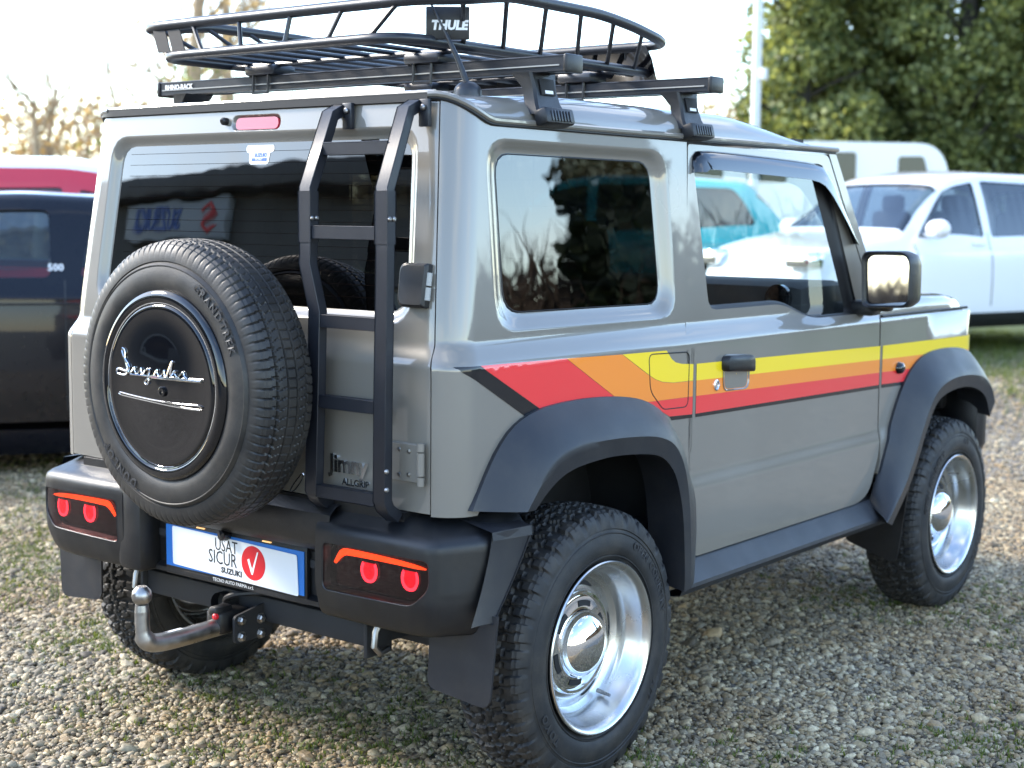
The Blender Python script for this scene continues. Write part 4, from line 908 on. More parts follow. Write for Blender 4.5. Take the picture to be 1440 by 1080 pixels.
# =================================================================== the ground
def gh(x, y): return .20*sst(5., 10., y)
VF = Vector((d.x, d.y)).normalized(); VR = Vector((VF.y, -VF.x))
def gp(px, dist):
    """world xy at a horizontal bearing from the photographer's spot"""
    a = YAW+math.atan((px-720)/2122.8); return Vector((CAM_LOC.x+math.sin(a)*dist, CAM_LOC.y+math.cos(a)*dist))
m = bpy.data.materials.new('ground'); m.use_nodes = True; MATS['ground'] = m; t = m.node_tree; bs = t.nodes['Principled BSDF']
tc = t.nodes.new('ShaderNodeTexCoord')
def vor(sc, feat='F1'):
    v = t.nodes.new('ShaderNodeTexVoronoi'); v.inputs['Scale'].default_value = sc; v.feature = feat; t.links.new(tc.outputs['Object'], v.inputs['Vector']); return v
v1 = vor(60)
rp = t.nodes.new('ShaderNodeValToRGB'); e = rp.color_ramp.elements; e[0].position = 0; e[0].color = (.03, .025, .02, 1); e[1].position = 1; e[1].color = (.30, .26, .20, 1)
for p_, c_ in ((.3, (.08, .066, .05, 1)), (.55, (.14, .12, .09, 1)), (.8, (.21, .185, .145, 1))): q = e.new(p_); q.color = c_
sep = t.nodes.new('ShaderNodeSeparateColor'); t.links.new(v1.outputs['Color'], sep.inputs[0]); t.links.new(sep.outputs[0], rp.inputs[0])
dk = t.nodes.new('ShaderNodeMapRange'); dk.inputs[1].default_value = .0; dk.inputs[2].default_value = .65; dk.inputs[3].default_value = 1.; dk.inputs[4].default_value = .6; t.links.new(v1.outputs['Distance'], dk.inputs[0])
ml = t.nodes.new('ShaderNodeMix'); ml.data_type = 'RGBA'; ml.blend_type = 'MULTIPLY'; ml.inputs[0].default_value = .0; t.links.new(rp.outputs[0], ml.inputs[6]); t.links.new(dk.outputs[0], ml.inputs[7])
n1 = t.nodes.new('ShaderNodeTexNoise'); n1.inputs['Scale'].default_value = .9; n1.inputs['Detail'].default_value = 5; t.links.new(tc.outputs['Object'], n1.inputs[0])
n3 = t.nodes.new('ShaderNodeTexNoise'); n3.inputs['Scale'].default_value = 40; n3.inputs['Detail'].default_value = 4; t.links.new(tc.outputs['Object'], n3.inputs[0])
gr = t.nodes.new('ShaderNodeValToRGB'); ge = gr.color_ramp.elements; ge[0].position = .3; ge[0].color = (.035, .05, .012, 1); ge[1].position = .7; ge[1].color = (.10, .125, .035, 1); t.links.new(n3.outputs[0], gr.inputs[0])
sx = t.nodes.new('ShaderNodeSeparateXYZ'); t.links.new(tc.outputs['Object'], sx.inputs[0])
yy = t.nodes.new('ShaderNodeMapRange'); yy.inputs[1].default_value = 7.0; yy.inputs[2].default_value = 10.5; yy.inputs[3].default_value = -.34; yy.inputs[4].default_value = .22; t.links.new(sx.outputs[1], yy.inputs[0])
ad = t.nodes.new('ShaderNodeMath'); ad.operation = 'ADD'; t.links.new(yy.outputs[0], ad.inputs[0]); t.links.new(n1.outputs[0], ad.inputs[1])
st_ = t.nodes.new('ShaderNodeMapRange'); st_.inputs[1].default_value = .47; st_.inputs[2].default_value = .60; t.links.new(ad.outputs[0], st_.inputs[0])
mg = t.nodes.new('ShaderNodeMix'); mg.data_type = 'RGBA'; t.links.new(st_.outputs[0], mg.inputs[0]); t.links.new(ml.outputs[2], mg.inputs[6]); t.links.new(gr.outputs[0], mg.inputs[7]); t.links.new(mg.outputs[2], bs.inputs['Base Color'])
bs.inputs['Roughness'].default_value = .85
bp_ = t.nodes.new('ShaderNodeBump'); bp_.inputs['Strength'].default_value = .7; bp_.inputs['Distance'].default_value = .01; bp_.invert = True; t.links.new(v1.outputs['Distance'], bp_.inputs['Height']); t.links.new(bp_.outputs[0], bs.inputs['Normal'])
gx = np.unique(np.r_[-600, -200, -80, np.arange(-40, 41, 2), 80, 200, 600]); gy = np.unique(np.r_[-600, -200, -80, np.arange(-40, 4, 3), np.arange(4, 12, .5), np.arange(12, 60, 4), 100, 250, 700])
b = MB(); b.loft([[(x, y, gh(x, y)) for x in gx] for y in gy]); b.f = [f[::-1] for f in b.f] if True else b.f
GR = b.build('ground', 'ground', None, fix=False); tag(GR, kind='structure')
me = GR.data
if me.polygons[0].normal.z < 0: me.flip_normals()

# ---- pebbles: loose gravel scattered on the ground
m = bpy.data.materials.new('pebble'); m.use_nodes = True; MATS['pebble'] = m; t = m.node_tree; bs = t.nodes['Principled BSDF']
oi = t.nodes.new('ShaderNodeObjectInfo'); rp = t.nodes.new('ShaderNodeValToRGB'); e = rp.color_ramp.elements; rp.color_ramp.interpolation = 'LINEAR'
e[0].position = 0; e[0].color = (0.070, 0.056, 0.036, 1); e[1].position = 1; e[1].color = (0.720, 0.633, 0.433, 1)
for p_, c_ in ((.10, (0.210, 0.168, 0.105, 1)), (.22, (0.270, 0.233, 0.163, 1)), (.36, (0.370, 0.275, 0.148, 1)), (.5, (0.430, 0.354, 0.220, 1)), (.60, (0.300, 0.275, 0.206, 1)), (.70, (0.470, 0.344, 0.181, 1)), (.8, (0.520, 0.437, 0.282, 1)), (.9, (0.600, 0.512, 0.340, 1))): q = e.new(p_); q.color = c_
t.links.new(oi.outputs['Random'], rp.inputs[0]); tc = t.nodes.new('ShaderNodeTexCoord')
n1 = t.nodes.new('ShaderNodeTexNoise'); n1.inputs['Scale'].default_value = 2.5; n1.inputs['Detail'].default_value = 5; t.links.new(tc.outputs['Object'], n1.inputs[0])
mr = t.nodes.new('ShaderNodeMapRange'); mr.inputs[1].default_value = .3; mr.inputs[2].default_value = .7; mr.inputs[3].default_value = .5; mr.inputs[4].default_value = 1.06; t.links.new(n1.outputs[0], mr.inputs[0])
mx = t.nodes.new('ShaderNodeMix'); mx.data_type = 'RGBA'; mx.blend_type = 'MULTIPLY'; mx.inputs[0].default_value = 1; t.links.new(rp.outputs[0], mx.inputs[6]); t.links.new(mr.outputs[0], mx.inputs[7]); t.links.new(mx.outputs[2], bs.inputs['Base Color'])
pn_ = t.nodes.new('ShaderNodeTexNoise'); pn_.inputs['Scale'].default_value = 1.3; pn_.inputs['Detail'].default_value = 4; t.links.new(oi.outputs['Location'], pn_.inputs[0])
pr_ = t.nodes.new('ShaderNodeMapRange'); pr_.inputs[1].default_value = .30; pr_.inputs[2].default_value = .66; t.links.new(pn_.outputs[0], pr_.inputs[0])
pm_ = t.nodes.new('ShaderNodeMix'); pm_.data_type = 'RGBA'; pm_.blend_type = 'MULTIPLY'; pm_.inputs[7].default_value = (.84, .73, .60, 1); t.links.new(pr_.outputs[0], pm_.inputs[0]); t.links.new(mx.outputs[2], pm_.inputs[6]); t.links.new(pm_.outputs[2], bs.inputs['Base Color'])
bs.inputs['Roughness'].default_value = .62
def scatter(n, d0, d1, half):
    a = rng.uniform(-half, half, n)+YAW; r = np.sqrt(rng.uniform(d0*d0, d1*d1, n)); return CAM_LOC.x+np.sin(a)*r, CAM_LOC.y+np.cos(a)*r
X1, Y1 = scatter(260000, 3.1, 8.6, math.radians(25)); X2, Y2 = scatter(60000, 8.6, 15, math.radians(23))
X, Y = np.r_[X1, X2], np.r_[Y1, Y2]
Z = np.array([gh(0, y) for y in Y])+rng.uniform(-.002, .006, len(X))
SCL = np.exp(rng.normal(0, .40, len(X)))*.0066*np.r_[np.ones(len(X1)), 1.25*np.ones(len(X2))]
big = rng.random(len(X)) < .006; SCL[big] *= 1.8
me = bpy.data.meshes.new('gravel'); me.vertices.add(len(X)); me.vertices.foreach_set('co', np.stack([X, Y, Z], 1).ravel())
at_ = me.attributes.new('psize', 'FLOAT', 'POINT'); at_.data.foreach_set('value', SCL)
GV = link(bpy.data.objects.new('gravel', me)); tag(GV, kind='stuff')
ng = bpy.data.node_groups.new('gravel_nodes', 'GeometryNodeTree'); ng.interface.new_socket('Geometry', in_out='INPUT', socket_type='NodeSocketGeometry'); ng.interface.new_socket('Geometry', in_out='OUTPUT', socket_type='NodeSocketGeometry')
N = ng.nodes; LK = ng.links.new; gi = N.new('NodeGroupInput'); go = N.new('NodeGroupOutput')
jn = N.new('GeometryNodeJoinGeometry')
for k in range(5):
    ic = N.new('GeometryNodeMeshIcoSphere'); ic.inputs['Subdivisions'].default_value = 2; ic.inputs['Radius'].default_value = 1
    sp = N.new('GeometryNodeSetPosition'); no = N.new('ShaderNodeTexNoise'); no.noise_dimensions = '4D'; no.inputs['W'].default_value = k*3.7; no.inputs['Scale'].default_value = .9
    sb_ = N.new('ShaderNodeVectorMath'); sb_.operation = 'SUBTRACT'; sb_.inputs[1].default_value = (.5, .5, .5); sc_ = N.new('ShaderNodeVectorMath'); sc_.operation = 'SCALE'; sc_.inputs['Scale'].default_value = 1.5
    LK(no.outputs['Color'], sb_.inputs[0]); LK(sb_.outputs[0], sc_.inputs[0]); LK(ic.outputs[0], sp.inputs['Geometry']); LK(sc_.outputs[0], sp.inputs['Offset'])
    sh = N.new('GeometryNodeSetShadeSmooth'); sh.inputs['Shade Smooth'].default_value = (k % 2 == 0); LK(sp.outputs[0], sh.inputs['Geometry'])
    sm = N.new('GeometryNodeSetMaterial'); sm.inputs['Material'].default_value = MATS['pebble']; LK(sh.outputs[0], sm.inputs['Geometry'])
    g2 = N.new('GeometryNodeGeometryToInstance'); LK(sm.outputs[0], g2.inputs[0]); LK(g2.outputs[0], jn.inputs[0])
ip = N.new('GeometryNodeInstanceOnPoints'); ip.inputs['Pick Instance'].default_value = True
ri = N.new('FunctionNodeRandomValue'); ri.data_type = 'INT'; ri.inputs[4].default_value = 0; ri.inputs[5].default_value = 4; ri.inputs['Seed'].default_value = 3
rr = N.new('FunctionNodeRandomValue'); rr.data_type = 'FLOAT_VECTOR'; rr.inputs[0].default_value = (-.5, -.5, 0); rr.inputs[1].default_value = (.5, .5, 6.283); rr.inputs['Seed'].default_value = 5
rs = N.new('FunctionNodeRandomValue'); rs.data_type = 'FLOAT_VECTOR'; rs.inputs[0].default_value = (.85, .65, .45); rs.inputs[1].default_value = (1.35, 1.0, .75); rs.inputs['Seed'].default_value = 9
na = N.new('GeometryNodeInputNamedAttribute'); na.data_type = 'FLOAT'; na.inputs[0].default_value = 'psize'
ms = N.new('ShaderNodeVectorMath'); ms.operation = 'SCALE'; LK(rs.outputs[0], ms.inputs[0]); LK(na.outputs[0], ms.inputs['Scale'])
LK(gi.outputs[0], ip.inputs['Points']); LK(jn.outputs[0], ip.inputs['Instance']); LK(ri.outputs[2], ip.inputs['Instance Index']); LK(rr.outputs[0], ip.inputs['Rotation']); LK(ms.outputs[0], ip.inputs['Scale']); LK(ip.outputs[0], go.inputs[0])
md = GV.modifiers.new('scatter', 'NODES'); md.node_group = ng

# ---- grass growing through the gravel and on the strip behind
def leafmat(name, c1, c2, rough=.5, trans=.4):
    m = bpy.data.materials.new(name); m.use_nodes = True; t = m.node_tree; b_ = t.nodes['Principled BSDF']; MATS[name] = m
    ga = t.nodes.new('ShaderNodeNewGeometry'); r_ = t.nodes.new('ShaderNodeValToRGB'); r_.color_ramp.elements[0].color = (*c1, 1); r_.color_ramp.elements[1].color = (*c2, 1)
    t.links.new(ga.outputs['Random Per Island'], r_.inputs[0]); t.links.new(r_.outputs[0], b_.inputs['Base Color']); b_.inputs['Roughness'].default_value = rough
    tl = t.nodes.new('ShaderNodeBsdfTranslucent'); ms_ = t.nodes.new('ShaderNodeMixShader'); ms_.inputs[0].default_value = trans
    hs = t.nodes.new('ShaderNodeMix'); hs.data_type = 'RGBA'; hs.blend_type = 'MULTIPLY'; hs.inputs[0].default_value = 1; hs.inputs[7].default_value = (1.5, 1.35, .7, 1)
    t.links.new(r_.outputs[0], hs.inputs[6]); t.links.new(hs.outputs[2], tl.inputs[0])
    out = t.nodes['Material Output']; t.links.new(b_.outputs[0], ms_.inputs[1]); t.links.new(tl.outputs[0], ms_.inputs[2]); t.links.new(ms_.outputs[0], out.inputs[0])
    return m
leafmat('grassblade', (.05, .085, .014), (.17, .20, .045), .6)
V = []; F = []
def tuft(cx, cy, rad, n, hmin, hmax):
    for _ in range(n):
        a = random.uniform(0, 2*PI); r_ = rad*abs(random.gauss(0, .5)); x = cx+r_*math.cos(a); y = cy+r_*math.sin(a); z = gh(x, y); h = random.uniform(hmin, hmax); th = random.uniform(0, 2*PI); wd = random.uniform(.0012, .0028)
        lx, ly = h*random.uniform(.3, 1.3)*math.cos(th), h*random.uniform(.3, 1.3)*math.sin(th); px, py = -math.sin(th)*wd, math.cos(th)*wd; i = len(V)
        V.extend([(x-px, y-py, z), (x+px, y+py, z), (x+lx*.45+px*.8, y+ly*.45+py*.8, z+h*.7), (x+lx*.45-px*.8, y+ly*.45-py*.8, z+h*.7), (x+lx, y+ly, z+h)]); F.extend([(i, i+1, i+2, i+3), (i+3, i+2, i+4)])
pat = [(40, 765, .45, 190), (20, 800, .35, 130), (95, 800, .2, 50), (140, 900, .13, 75), (170, 912, .15, 25), (230, 955, .2, 35), (200, 975, .2, 25), (300, 985, .25, 30), (340, 1005, .25, 35), (430, 1040, .2, 40), (400, 1065, .25, 40), (520, 1030, .2, 25), (560, 1055, .2, 30), (1180, 832, .15, 30), (1215, 855, .15, 25), (1350, 850, .18, 40), (1395, 885, .15, 25), (1360, 830, .15, 20), (1420, 1040, .15, 40), (1380, 1055, .12, 25), (1300, 1062, .15, 15), (1060, 1060, .12, 15), (880, 1070, .12, 25), (970, 1075, .1, 12), (1240, 800, .1, 12), (10, 700, .4, 20), (620, 1040, .2, 20)]
Rm = Matrix((rv, uv, -d)).transposed()
def ground_at(px, py):
    D = rv*((px-720)/2122.8)+uv*((540-py)/2122.8)+d; k = -CAM_LOC.z/D.z; return CAM_LOC+D*k
for (px, py, rad, n) in pat:
    c = ground_at(px, py)
    for _ in range(int(n*1.7)): tuft(c.x+random.gauss(0, rad), c.y+random.gauss(0, rad), .03, 10, .006, .024)
for _ in range(2600):
    q = gp(random.uniform(1180, 1500), random.uniform(10.6, 17)); 
    if random.random() < sst(7.2, 10, q.y)*.9+.03: tuft(q.x, q.y, .10, 7, .03, .09)
for _ in range(500):
    q = gp(random.uniform(-80, 150), random.uniform(5.5, 9)); tuft(q.x, q.y, .05, 6, .01, .035)
b = MB(); b.add(V, F); GS = b.build('grass', 'grassblade', None, smooth=False); tag(GS, kind='stuff')

# =================================================================== buildings round the yard (behind the photographer)
mat('plaster', (.22, .205, .18), .8, noise=.08, nscale=2); mat('plaster_dark', (.13, .127, .12), .8, noise=.15, nscale=1.5); mat('roof_sheet', (.12, .115, .11), .6)
mat('sign_pale', (.42, .46, .50), .5); mat('door_grey', (.10, .105, .11), .5); mat('shop_glass', (.02, .025, .03), .05, 0, 1.)
def building(name, label, c, rz, size, m_wall, openings, overhang=.4, sign=None):
    """local frame: facade is the +y face, x along it"""
    E_ = empty(name, (c[0], c[1], 0), rz); tag(E_, label, 'building'); wx, wy, hz = size; pn = Panel()
    Sf = lambda u, v: (-u, 0., v)
    H_ = [[(x0, z0), (x1, z0), (x1, z1), (x0, z1)] for (x0, x1, z0, z1, k) in openings]
    pn.patch(Sf, [(-wx/2, 0), (wx/2, 0), (wx/2, hz), (-wx/2, hz)], H_, np.arange(-wx/2+1, wx/2, 2.), np.arange(1, hz, 1.5))
    for h in H_: pn.lip(Sf, h, .25, 0, hole=True)
    pn.box((0, -wy/2-.3, hz/2), (wx-.02, wy-.6, hz-.02)); pn.box((wx/2-.15, -.151, hz/2), (.3, .299, hz-.01)); pn.box((-wx/2+.15, -.151, hz/2), (.3, .299, hz-.01))
    pn.build('wall', m_wall, E_, smooth=False)
    r_ = MB(); r_.box((0, -wy/2+overhang/2, hz+.15), (wx+2*overhang, wy+overhang, .30), bev=.03); r_.build('roof', 'roof_sheet', E_)
    for (x0, x1, z0, z1, k) in openings:
        q = MB(); q.add([(-x0, -.2, z0), (-x1, -.2, z0), (-x1, -.2, z1), (-x0, -.2, z1)], [(0, 1, 2, 3)]); wn = q.build('door' if k == 'door_grey' else 'window', k, E_, smooth=False)
        q = MB(); xm, zm = -(x0+x1)/2, (z0+z1)/2
        for bx, bz, sx_, sz_ in ((-x0-.03, zm, .06, z1-z0), (-x1+.03, zm, .06, z1-z0), (xm, z0+.03, x1-x0-.12, .06), (xm, z1-.03, x1-x0-.12, .06), (xm, zm, .05, z1-z0-.12)): q.box((bx, -.17, bz), (sx_, .05, sz_))
        q.build('frame', 'pigment_grey', wn, smooth=False)
    return E_
# low showroom seen only as a reflection in the rear glass
ang = PI/2      # facade normal bearing
BA = building('showroom', 'low grey showroom with a maker sign, mirrored in the rear glass', (-15.0, -10.4), ang-PI/2, (18, 9, 4.15), 'plaster_dark',
    [(-8.5, -5, .3, 3.0, 'shop_glass'), (-3.8, .2, .0, 3.2, 'shop_glass'), (1.4, 4.6, 0, 3.4, 'door_grey'), (5.6, 8.4, .9, 2.9, 'shop_glass')])
b = MB(); b.box((1.5, .11, 3.80), (3.3, .18, .56), bev=.03); SG = b.build('sign_panel', 'sign_pale', BA)
text_obj('lettering', 'SUZUKI', lambda x, y, z: (1.0-x, .21+z, 3.80+y), 'inkblue', BA, .46, .02, bold=.010)
b = MB(); P = [(.95, .38), (0, 1.), (-.95, .36), (.40, -.36), (0, -.62), (-.5, -.3), (-.95, -.38), (0, -1.), (.95, -.36), (-.40, .36), (0, .62), (.5, .3)]; b.prism(P, lambda x, y, h: (2.72-x*.24, .20+h, 3.80+y*.22), .0, .03); b.build('sign_emblem', 'inkred', BA, fix=True, smooth=False)
# =================================================================== parked cars in the background
mat('navy', (.002, .0026, .006), .3, 0, 1., rnoise=.04, spec=.2, cior=1.32); glass('glass_light', (.80, .86, .88), 1.6); mat('carred', (.50, .012, .03), .3, 0, 1.); mat('carwhite', (.80, .80, .80), .3, 0, 1.); mat('teal', (.014, .36, .38), .3, 0, 1.)
mat('tyre_plain', (.02, .02, .02), .7); mat('alloy', (.45, .45, .46), .3, 1.); glass('glass_car', (.45, .52, .56), 1.9); glass('glass_dark', (.12, .14, .15), 1.55); mat('campglass', (.03, .045, .045), .1); mat('ivorywhite', (.80, .79, .76), .45)
def catmull(P, t):
    n = len(P)-1; i = min(int(t*n), n-1); f = t*n-i; p0, p1, p2, p3 = P[max(i-1, 0)], P[i], P[i+1], P[min(i+2, n)]
    return tuple(.5*((2*b1)+(-a+c)*f+(2*a-5*b1+4*c-e)*f*f+(-a+3*b1-3*c+e)*f**3) for a, b1, c, e in zip(p0, p1, p2, p3))
def parked_car(name, label, loc, fwd, spec, paint, roof_paint=None, group=None, glassm='glass_car'):
    yaw = math.atan2(-fwd[0], fwd[1]); E_ = empty(name, (loc[0], loc[1], gh(0, loc[1])), yaw); tag(E_, label, 'car', group)
    T = spec['top']; B = spec['belt']; Wd = spec['width']; wr = spec['roofw']; sill = spec['sill']
    def smoothi(y, tab):
        ys_ = [p[0] for p in tab]; zs = [p[1] for p in tab]; s_ = 0.
        for k in (-.06, -.03, 0, .03, .06): s_ += np.interp(y+k, ys_, zs)
        return s_/5
    def sec(y):
        tp, be, w_ = smoothi(y, T), smoothi(y, B), smoothi(y, Wd); be = min(be, tp-.02); g = tp-be; k = min(1, max(0, g/.38)); x5 = w_*.90*(1-k)+wr*k
        return [(w_*.93, sill), (w_*.985, sill+.12), (w_, (sill+be)*.5+.05), (w_*.985, be-.06), (w_*.95, be), (x5, be+g*.84), (x5*.72, be+g*.975), (0, tp)]
    cache = {}
    def Sc(y, v):
        s_ = 1
        if v > 1: v = 2-v; s_ = -1
        key = round(y, 5)
        if key not in cache: cache[key] = sec(y)
        x, z = catmull(cache[key], v); return (s_*x, y, z)
    Sm = lambda y, v: Sc(y, v)
    def vz(y, z):
        vs = np.linspace(0, 6/7, 140); zs = [Sc(y, q)[2] for q in vs]; return float(np.interp(z, zs, vs))
    def wl(pl): return [(y, vz(y, z)) for y, z in pl]
    y0, y1 = T[0][0], T[-1][0]; rw = spec['wheel_r']; ar = []
    bot = []
    for cy in spec['axles']: bot += [(cy+(rw+.06)*math.cos(a), max(0., vz(cy, spec['wheel_r']+(rw+.06)*math.sin(a)))) for a in np.linspace(PI-.02, .02, 16)]
    bot = [(y0, 0)]+sorted_keep(bot)+[(y1, 0)]
    outer = bot+[(y1, .5), (y1, 1.5)]+[(y, 2-v) for y, v in bot[::-1]]+[(y0, 1.5), (y0, .5)]
    outer = resample(outer, .08)
    holes = []; 
    for w_ in spec['windows']:
        h = resample(wl(rpoly(w_, 4)), .05); holes.append(h); holes.append([(y, 2-v) for y, v in h[::-1]])
    for (ya, yb, va) in spec['screens']:
        holes.append(resample([(ya, 1-(1-va)*.92), (yb, 1-(1-va)), (yb, 1+(1-va)), (ya, 1+(1-va)*.92)], .05))
    p = Panel(); gu = np.arange(y0+.02, y1, .07); gv = np.arange(.03, 2, .035)
    p.patch(Sm, outer, holes, gu, gv); 
    if p.f: pass
    if roof_paint:
        for i, f in enumerate(p.f):
            c = np.mean([p.v[q] for q in f], axis=0)
            if c[2] > smoothi(c[1], T)-.085 and spec['roof_y'][0] < c[1] < spec['roof_y'][1]: p.m[i] = 1
    for h in holes: p.lip(Sm, h, .03, 2, hole=True)
    n = 24
    for ye, fl_ in ((y0, 0), (y1, 1)):
        q = [Sc(ye, v) for v in np.linspace(0, 2, n)]; p.add(q, [tuple(range(n)) if fl_ else tuple(range(n-1, -1, -1))])
    bd = p.build('body', [paint, roof_paint or paint, 'seal'], E_, ang=50, fix=True)
    for i, h in enumerate(holes):
        g_ = Panel(); g_.patch(Sm, h, [], np.arange(y0, y1, .12), np.arange(0, 2, .06), off=-.012); g_.build('window', glassm, E_)
    # lower cladding
    cl = Panel(); yv = spec['axles'][0]+rw+.1, spec['axles'][1]-rw-.1
    for s_ in (0, 1):
        o_ = [(yv[0], .0), (yv[1], 0.), (yv[1], .15), (yv[0], .15)]; o_ = [(y, 2-v) if s_ else (y, v) for y, v in o_]; cl = Panel(); o_ = resample(o_, .1); cl.patch(Sm, o_, [], np.arange(yv[0], yv[1], .1), np.r_[np.arange(.03, .15, .03), np.arange(1.86, 2, .03)], off=.012); cl.lip(Sm, o_, .02, off=.012); cl.build('cladding', 'trim' if spec.get('clad') else paint, E_)
    fl = MB(); fl.box((0, (y0+y1)/2, sill+.06), (Wd[2][1]*1.7, (y1-y0)*.93, .06)); fl.box((0, -.1, sill+.30), (Wd[2][1]*1.5, 2.0, .10)); fl.build('floor_pan', 'underbody', E_)
    for (sy, sx_) in spec.get('seats', ()):
        for s_ in (1, -1):
            q = MB(); q.box((s_*sx_, sy, sill+.72), (.42, .14, .62), bev=.05); q.box((s_*sx_, sy-.02, sill+1.10), (.24, .10, .16), bev=.04); q.build('seat', 'innertrim', E_)
    # door seams
    for (y_, za, zb) in spec['seams']:
        for s_ in (1, -1):
            q = MB(); P = [Sc(y_, vz(y_, z)) for z in np.linspace(za, zb, 14)]; q.tube([(s_*(x+.001), y2, z) for x, y2, z in P], .004, 5); q.build('door_seam', 'seal', E_)
    for (y_, z_) in spec['handles']:
        for s_ in (1, -1):
            x, _, _ = Sc(y_, vz(y_, z_)); q = MB(); q.box((s_*(x+.018), y_, z_), (.022, .17, .028), bev=.008); q.build('door_handle', 'chrome' if spec.get('chrome') else paint, E_)
    # wheels
    for cy in spec['axles']:
        for s_ in (1, -1):
            q = MB(); q.lathe([(rw*.6, -.09), (rw*.9, -.10), (rw, -.07), (rw, .07), (rw*.93, .095), (rw*.66, .10), (rw*.62, .085)], 36, 'x'); W_ = q.build('wheel', 'tyre_plain', E_); W_.location = (s_*(spec['track']), cy, rw); W_.rotation_euler[2] = 0 if s_ > 0 else PI
            q = MB(); q.lathe([(rw*.64, .085), (rw*.60, .088), (rw*.56, .03), (rw*.2, .02), (0, .03)], 32, 'x')
            for k in range(5):
                a = 2*PI*k/5; q.box((.06, rw*.33*math.cos(a), rw*.33*math.sin(a)), (.03, rw*.5, .07), rot=Matrix.Rotation(a, 3, 'X'), bev=.01)
            q.build('rim', 'alloy', W_)
    # mirrors, lamps
    for s_ in (1, -1):
        y_, z_ = spec['mirror']; x, _, _ = Sc(y_, vz(y_, z_-.05)); q = MB(); q.lathe([(0, -.07), (.055, -.055), (.08, -.02), (.085, .03), (.06, .05), (0, .055)], 18, 'y'); q.v = [(s_*(x+.13)+p_[0]*1.45, y_+p_[1]*-1, z_+p_[2]) for p_ in q.v]; q.box((s_*(x+.03), y_, z_-.05), (.12, .05, .03), bev=.01); q.build('side_mirror', spec.get('mirror_paint', paint), E_, fix=True)
        x, _, z = Sc(y1-.12, .46); q = MB(); q.box((s_*x*.86, y1-.10, spec['lamp_z']), (.30, .20, .14), bev=.04); q.build('headlamp', 'chrome', E_)
        q = MB(); q.box((s_*abs(Sc(y0+.05, .46)[0])*.9, y0+.07, spec['lamp_z']+.06), (.18, .16, .22), bev=.03); q.build('tail_lamp', 'inkred', E_)
    return E_, Sc, vz
def sorted_keep(pts):
    out = []
    for y, v in pts:
        if not out or y > out[-1][0]+1e-4: out.append((y, v))
    return out
# small navy hatchback, rear half in view beside the grey car
S500 = dict(top=[(-1.77, .78), (-1.74, 1.02), (-1.62, 1.20), (-1.38, 1.44), (-1.0, 1.505), (-.4, 1.53), (.2, 1.505), (.55, 1.44), (.98, 1.05), (1.45, .90), (1.70, .74), (1.78, .58)],
    belt=[(-1.8, .95), (-1.2, 1.0), (.2, .985), (.9, .95), (1.4, .84), (1.78, .52)], width=[(-1.78, .60), (-1.6, .74), (-1.1, .805), (.6, .81), (1.2, .78), (1.6, .68), (1.78, .54)], roofw=.56, sill=.13,
    windows=[[(-1.13, 1.06, .1), (-.27, 1.065, .04), (-.27, 1.42, .04), (-.95, 1.40, .16)], [(-.12, 1.065, .03), (.82, 1.05, .06), (.50, 1.36, .08), (-.04, 1.42, .04)]], screens=[(.60, .93, .70), (-1.62, -1.44, .72)], roof_y=(-1.4, .5),
    axles=(-1.15, 1.15), wheel_r=.295, track=.70, seats=((-.2, .34),), seams=[(-.20, .36, 1.05), (.90, .40, .98)], handles=[(-.02, .83)], mirror=(.72, 1.06), lamp_z=.72, chrome=True)
NV, Sc5, vz5 = parked_car('hatchback', 'small dark blue hatchback parked beyond the left side of the grey car', (-4.435, 2.384), (.566, .824), S500, 'navy', None, None, 'glass_light')
def f5(x, y, z): q = Sc5(-.245+x, vz5(-.245+x, 1.115+y)); return (q[0]+.004+z, q[1], q[2])
for s in (1, -1):
    b = MB(); b.tube([(s*(Sc5(y, vz5(y, .925))[0]+.001), y, .925) for y in np.linspace(-1.5, .95, 30)], .006, 5); b.build('body_crease', 'seal', NV)
text_obj('pillar_badge', '500', f5, 'white', NV, .05, .001, bold=.001, sx=1.1)
SSUV = dict(top=[(-2.12, .80), (-2.06, 1.10), (-1.85, 1.38), (-1.62, 1.60), (-.9, 1.655), (0, 1.66), (.35, 1.61), (.60, 1.50), (1.08, 1.10), (1.55, 1.03), (1.95, .95), (2.08, .80), (2.13, .62)],
    belt=[(-2.2, .95), (-1.2, 1.0), (.5, .97), (1.05, .96), (1.8, .88), (2.13, .60)], width=[(-2.13, .66), (-1.9, .82), (-1.3, .885), (.9, .89), (1.6, .85), (1.95, .74), (2.13, .60)], roofw=.645, sill=.26,
    windows=[[(-1.74, 1.13, .08), (-1.02, 1.08, .03), (-1.02, 1.53, .03), (-1.48, 1.52, .08)], [(-.92, 1.08, .03), (-.02, 1.06, .03), (-.02, 1.56, .03), (-.92, 1.54, .03)], [(.08, 1.06, .03), (.92, 1.05, .05), (.46, 1.47, .06), (.08, 1.55, .03)]], screens=[(.52, 1.04, .70), (-2.0, -1.72, .72)], roof_y=(-1.7, .5),
    axles=(-1.27, 1.28), wheel_r=.335, track=.77, seats=((.0, .36), (-.9, .36)), seams=[(.03, .45, 1.1), (.98, .50, 1.0), (-.97, .6, 1.12)], handles=[(-.82, 1.02), (.18, 1.0)], mirror=(.80, 1.13), lamp_z=.86, clad=True)
parked_car('compact_car', 'red compact car with a white roof behind the dark blue hatchback', (-5.75, 3.15), (.62, .785), {**SSUV, 'clad': False, 'top': [(y_, z_+.11*min(1, max(0, (z_-1.1)*3))) for y_, z_ in SSUV['top']]}, 'carred', 'carwhite')
parked_car('crossover', 'white crossover parked on grass in front of the ivy trees', (-2.92, 10.53), (-.32, -.945), SSUV, 'carwhite')
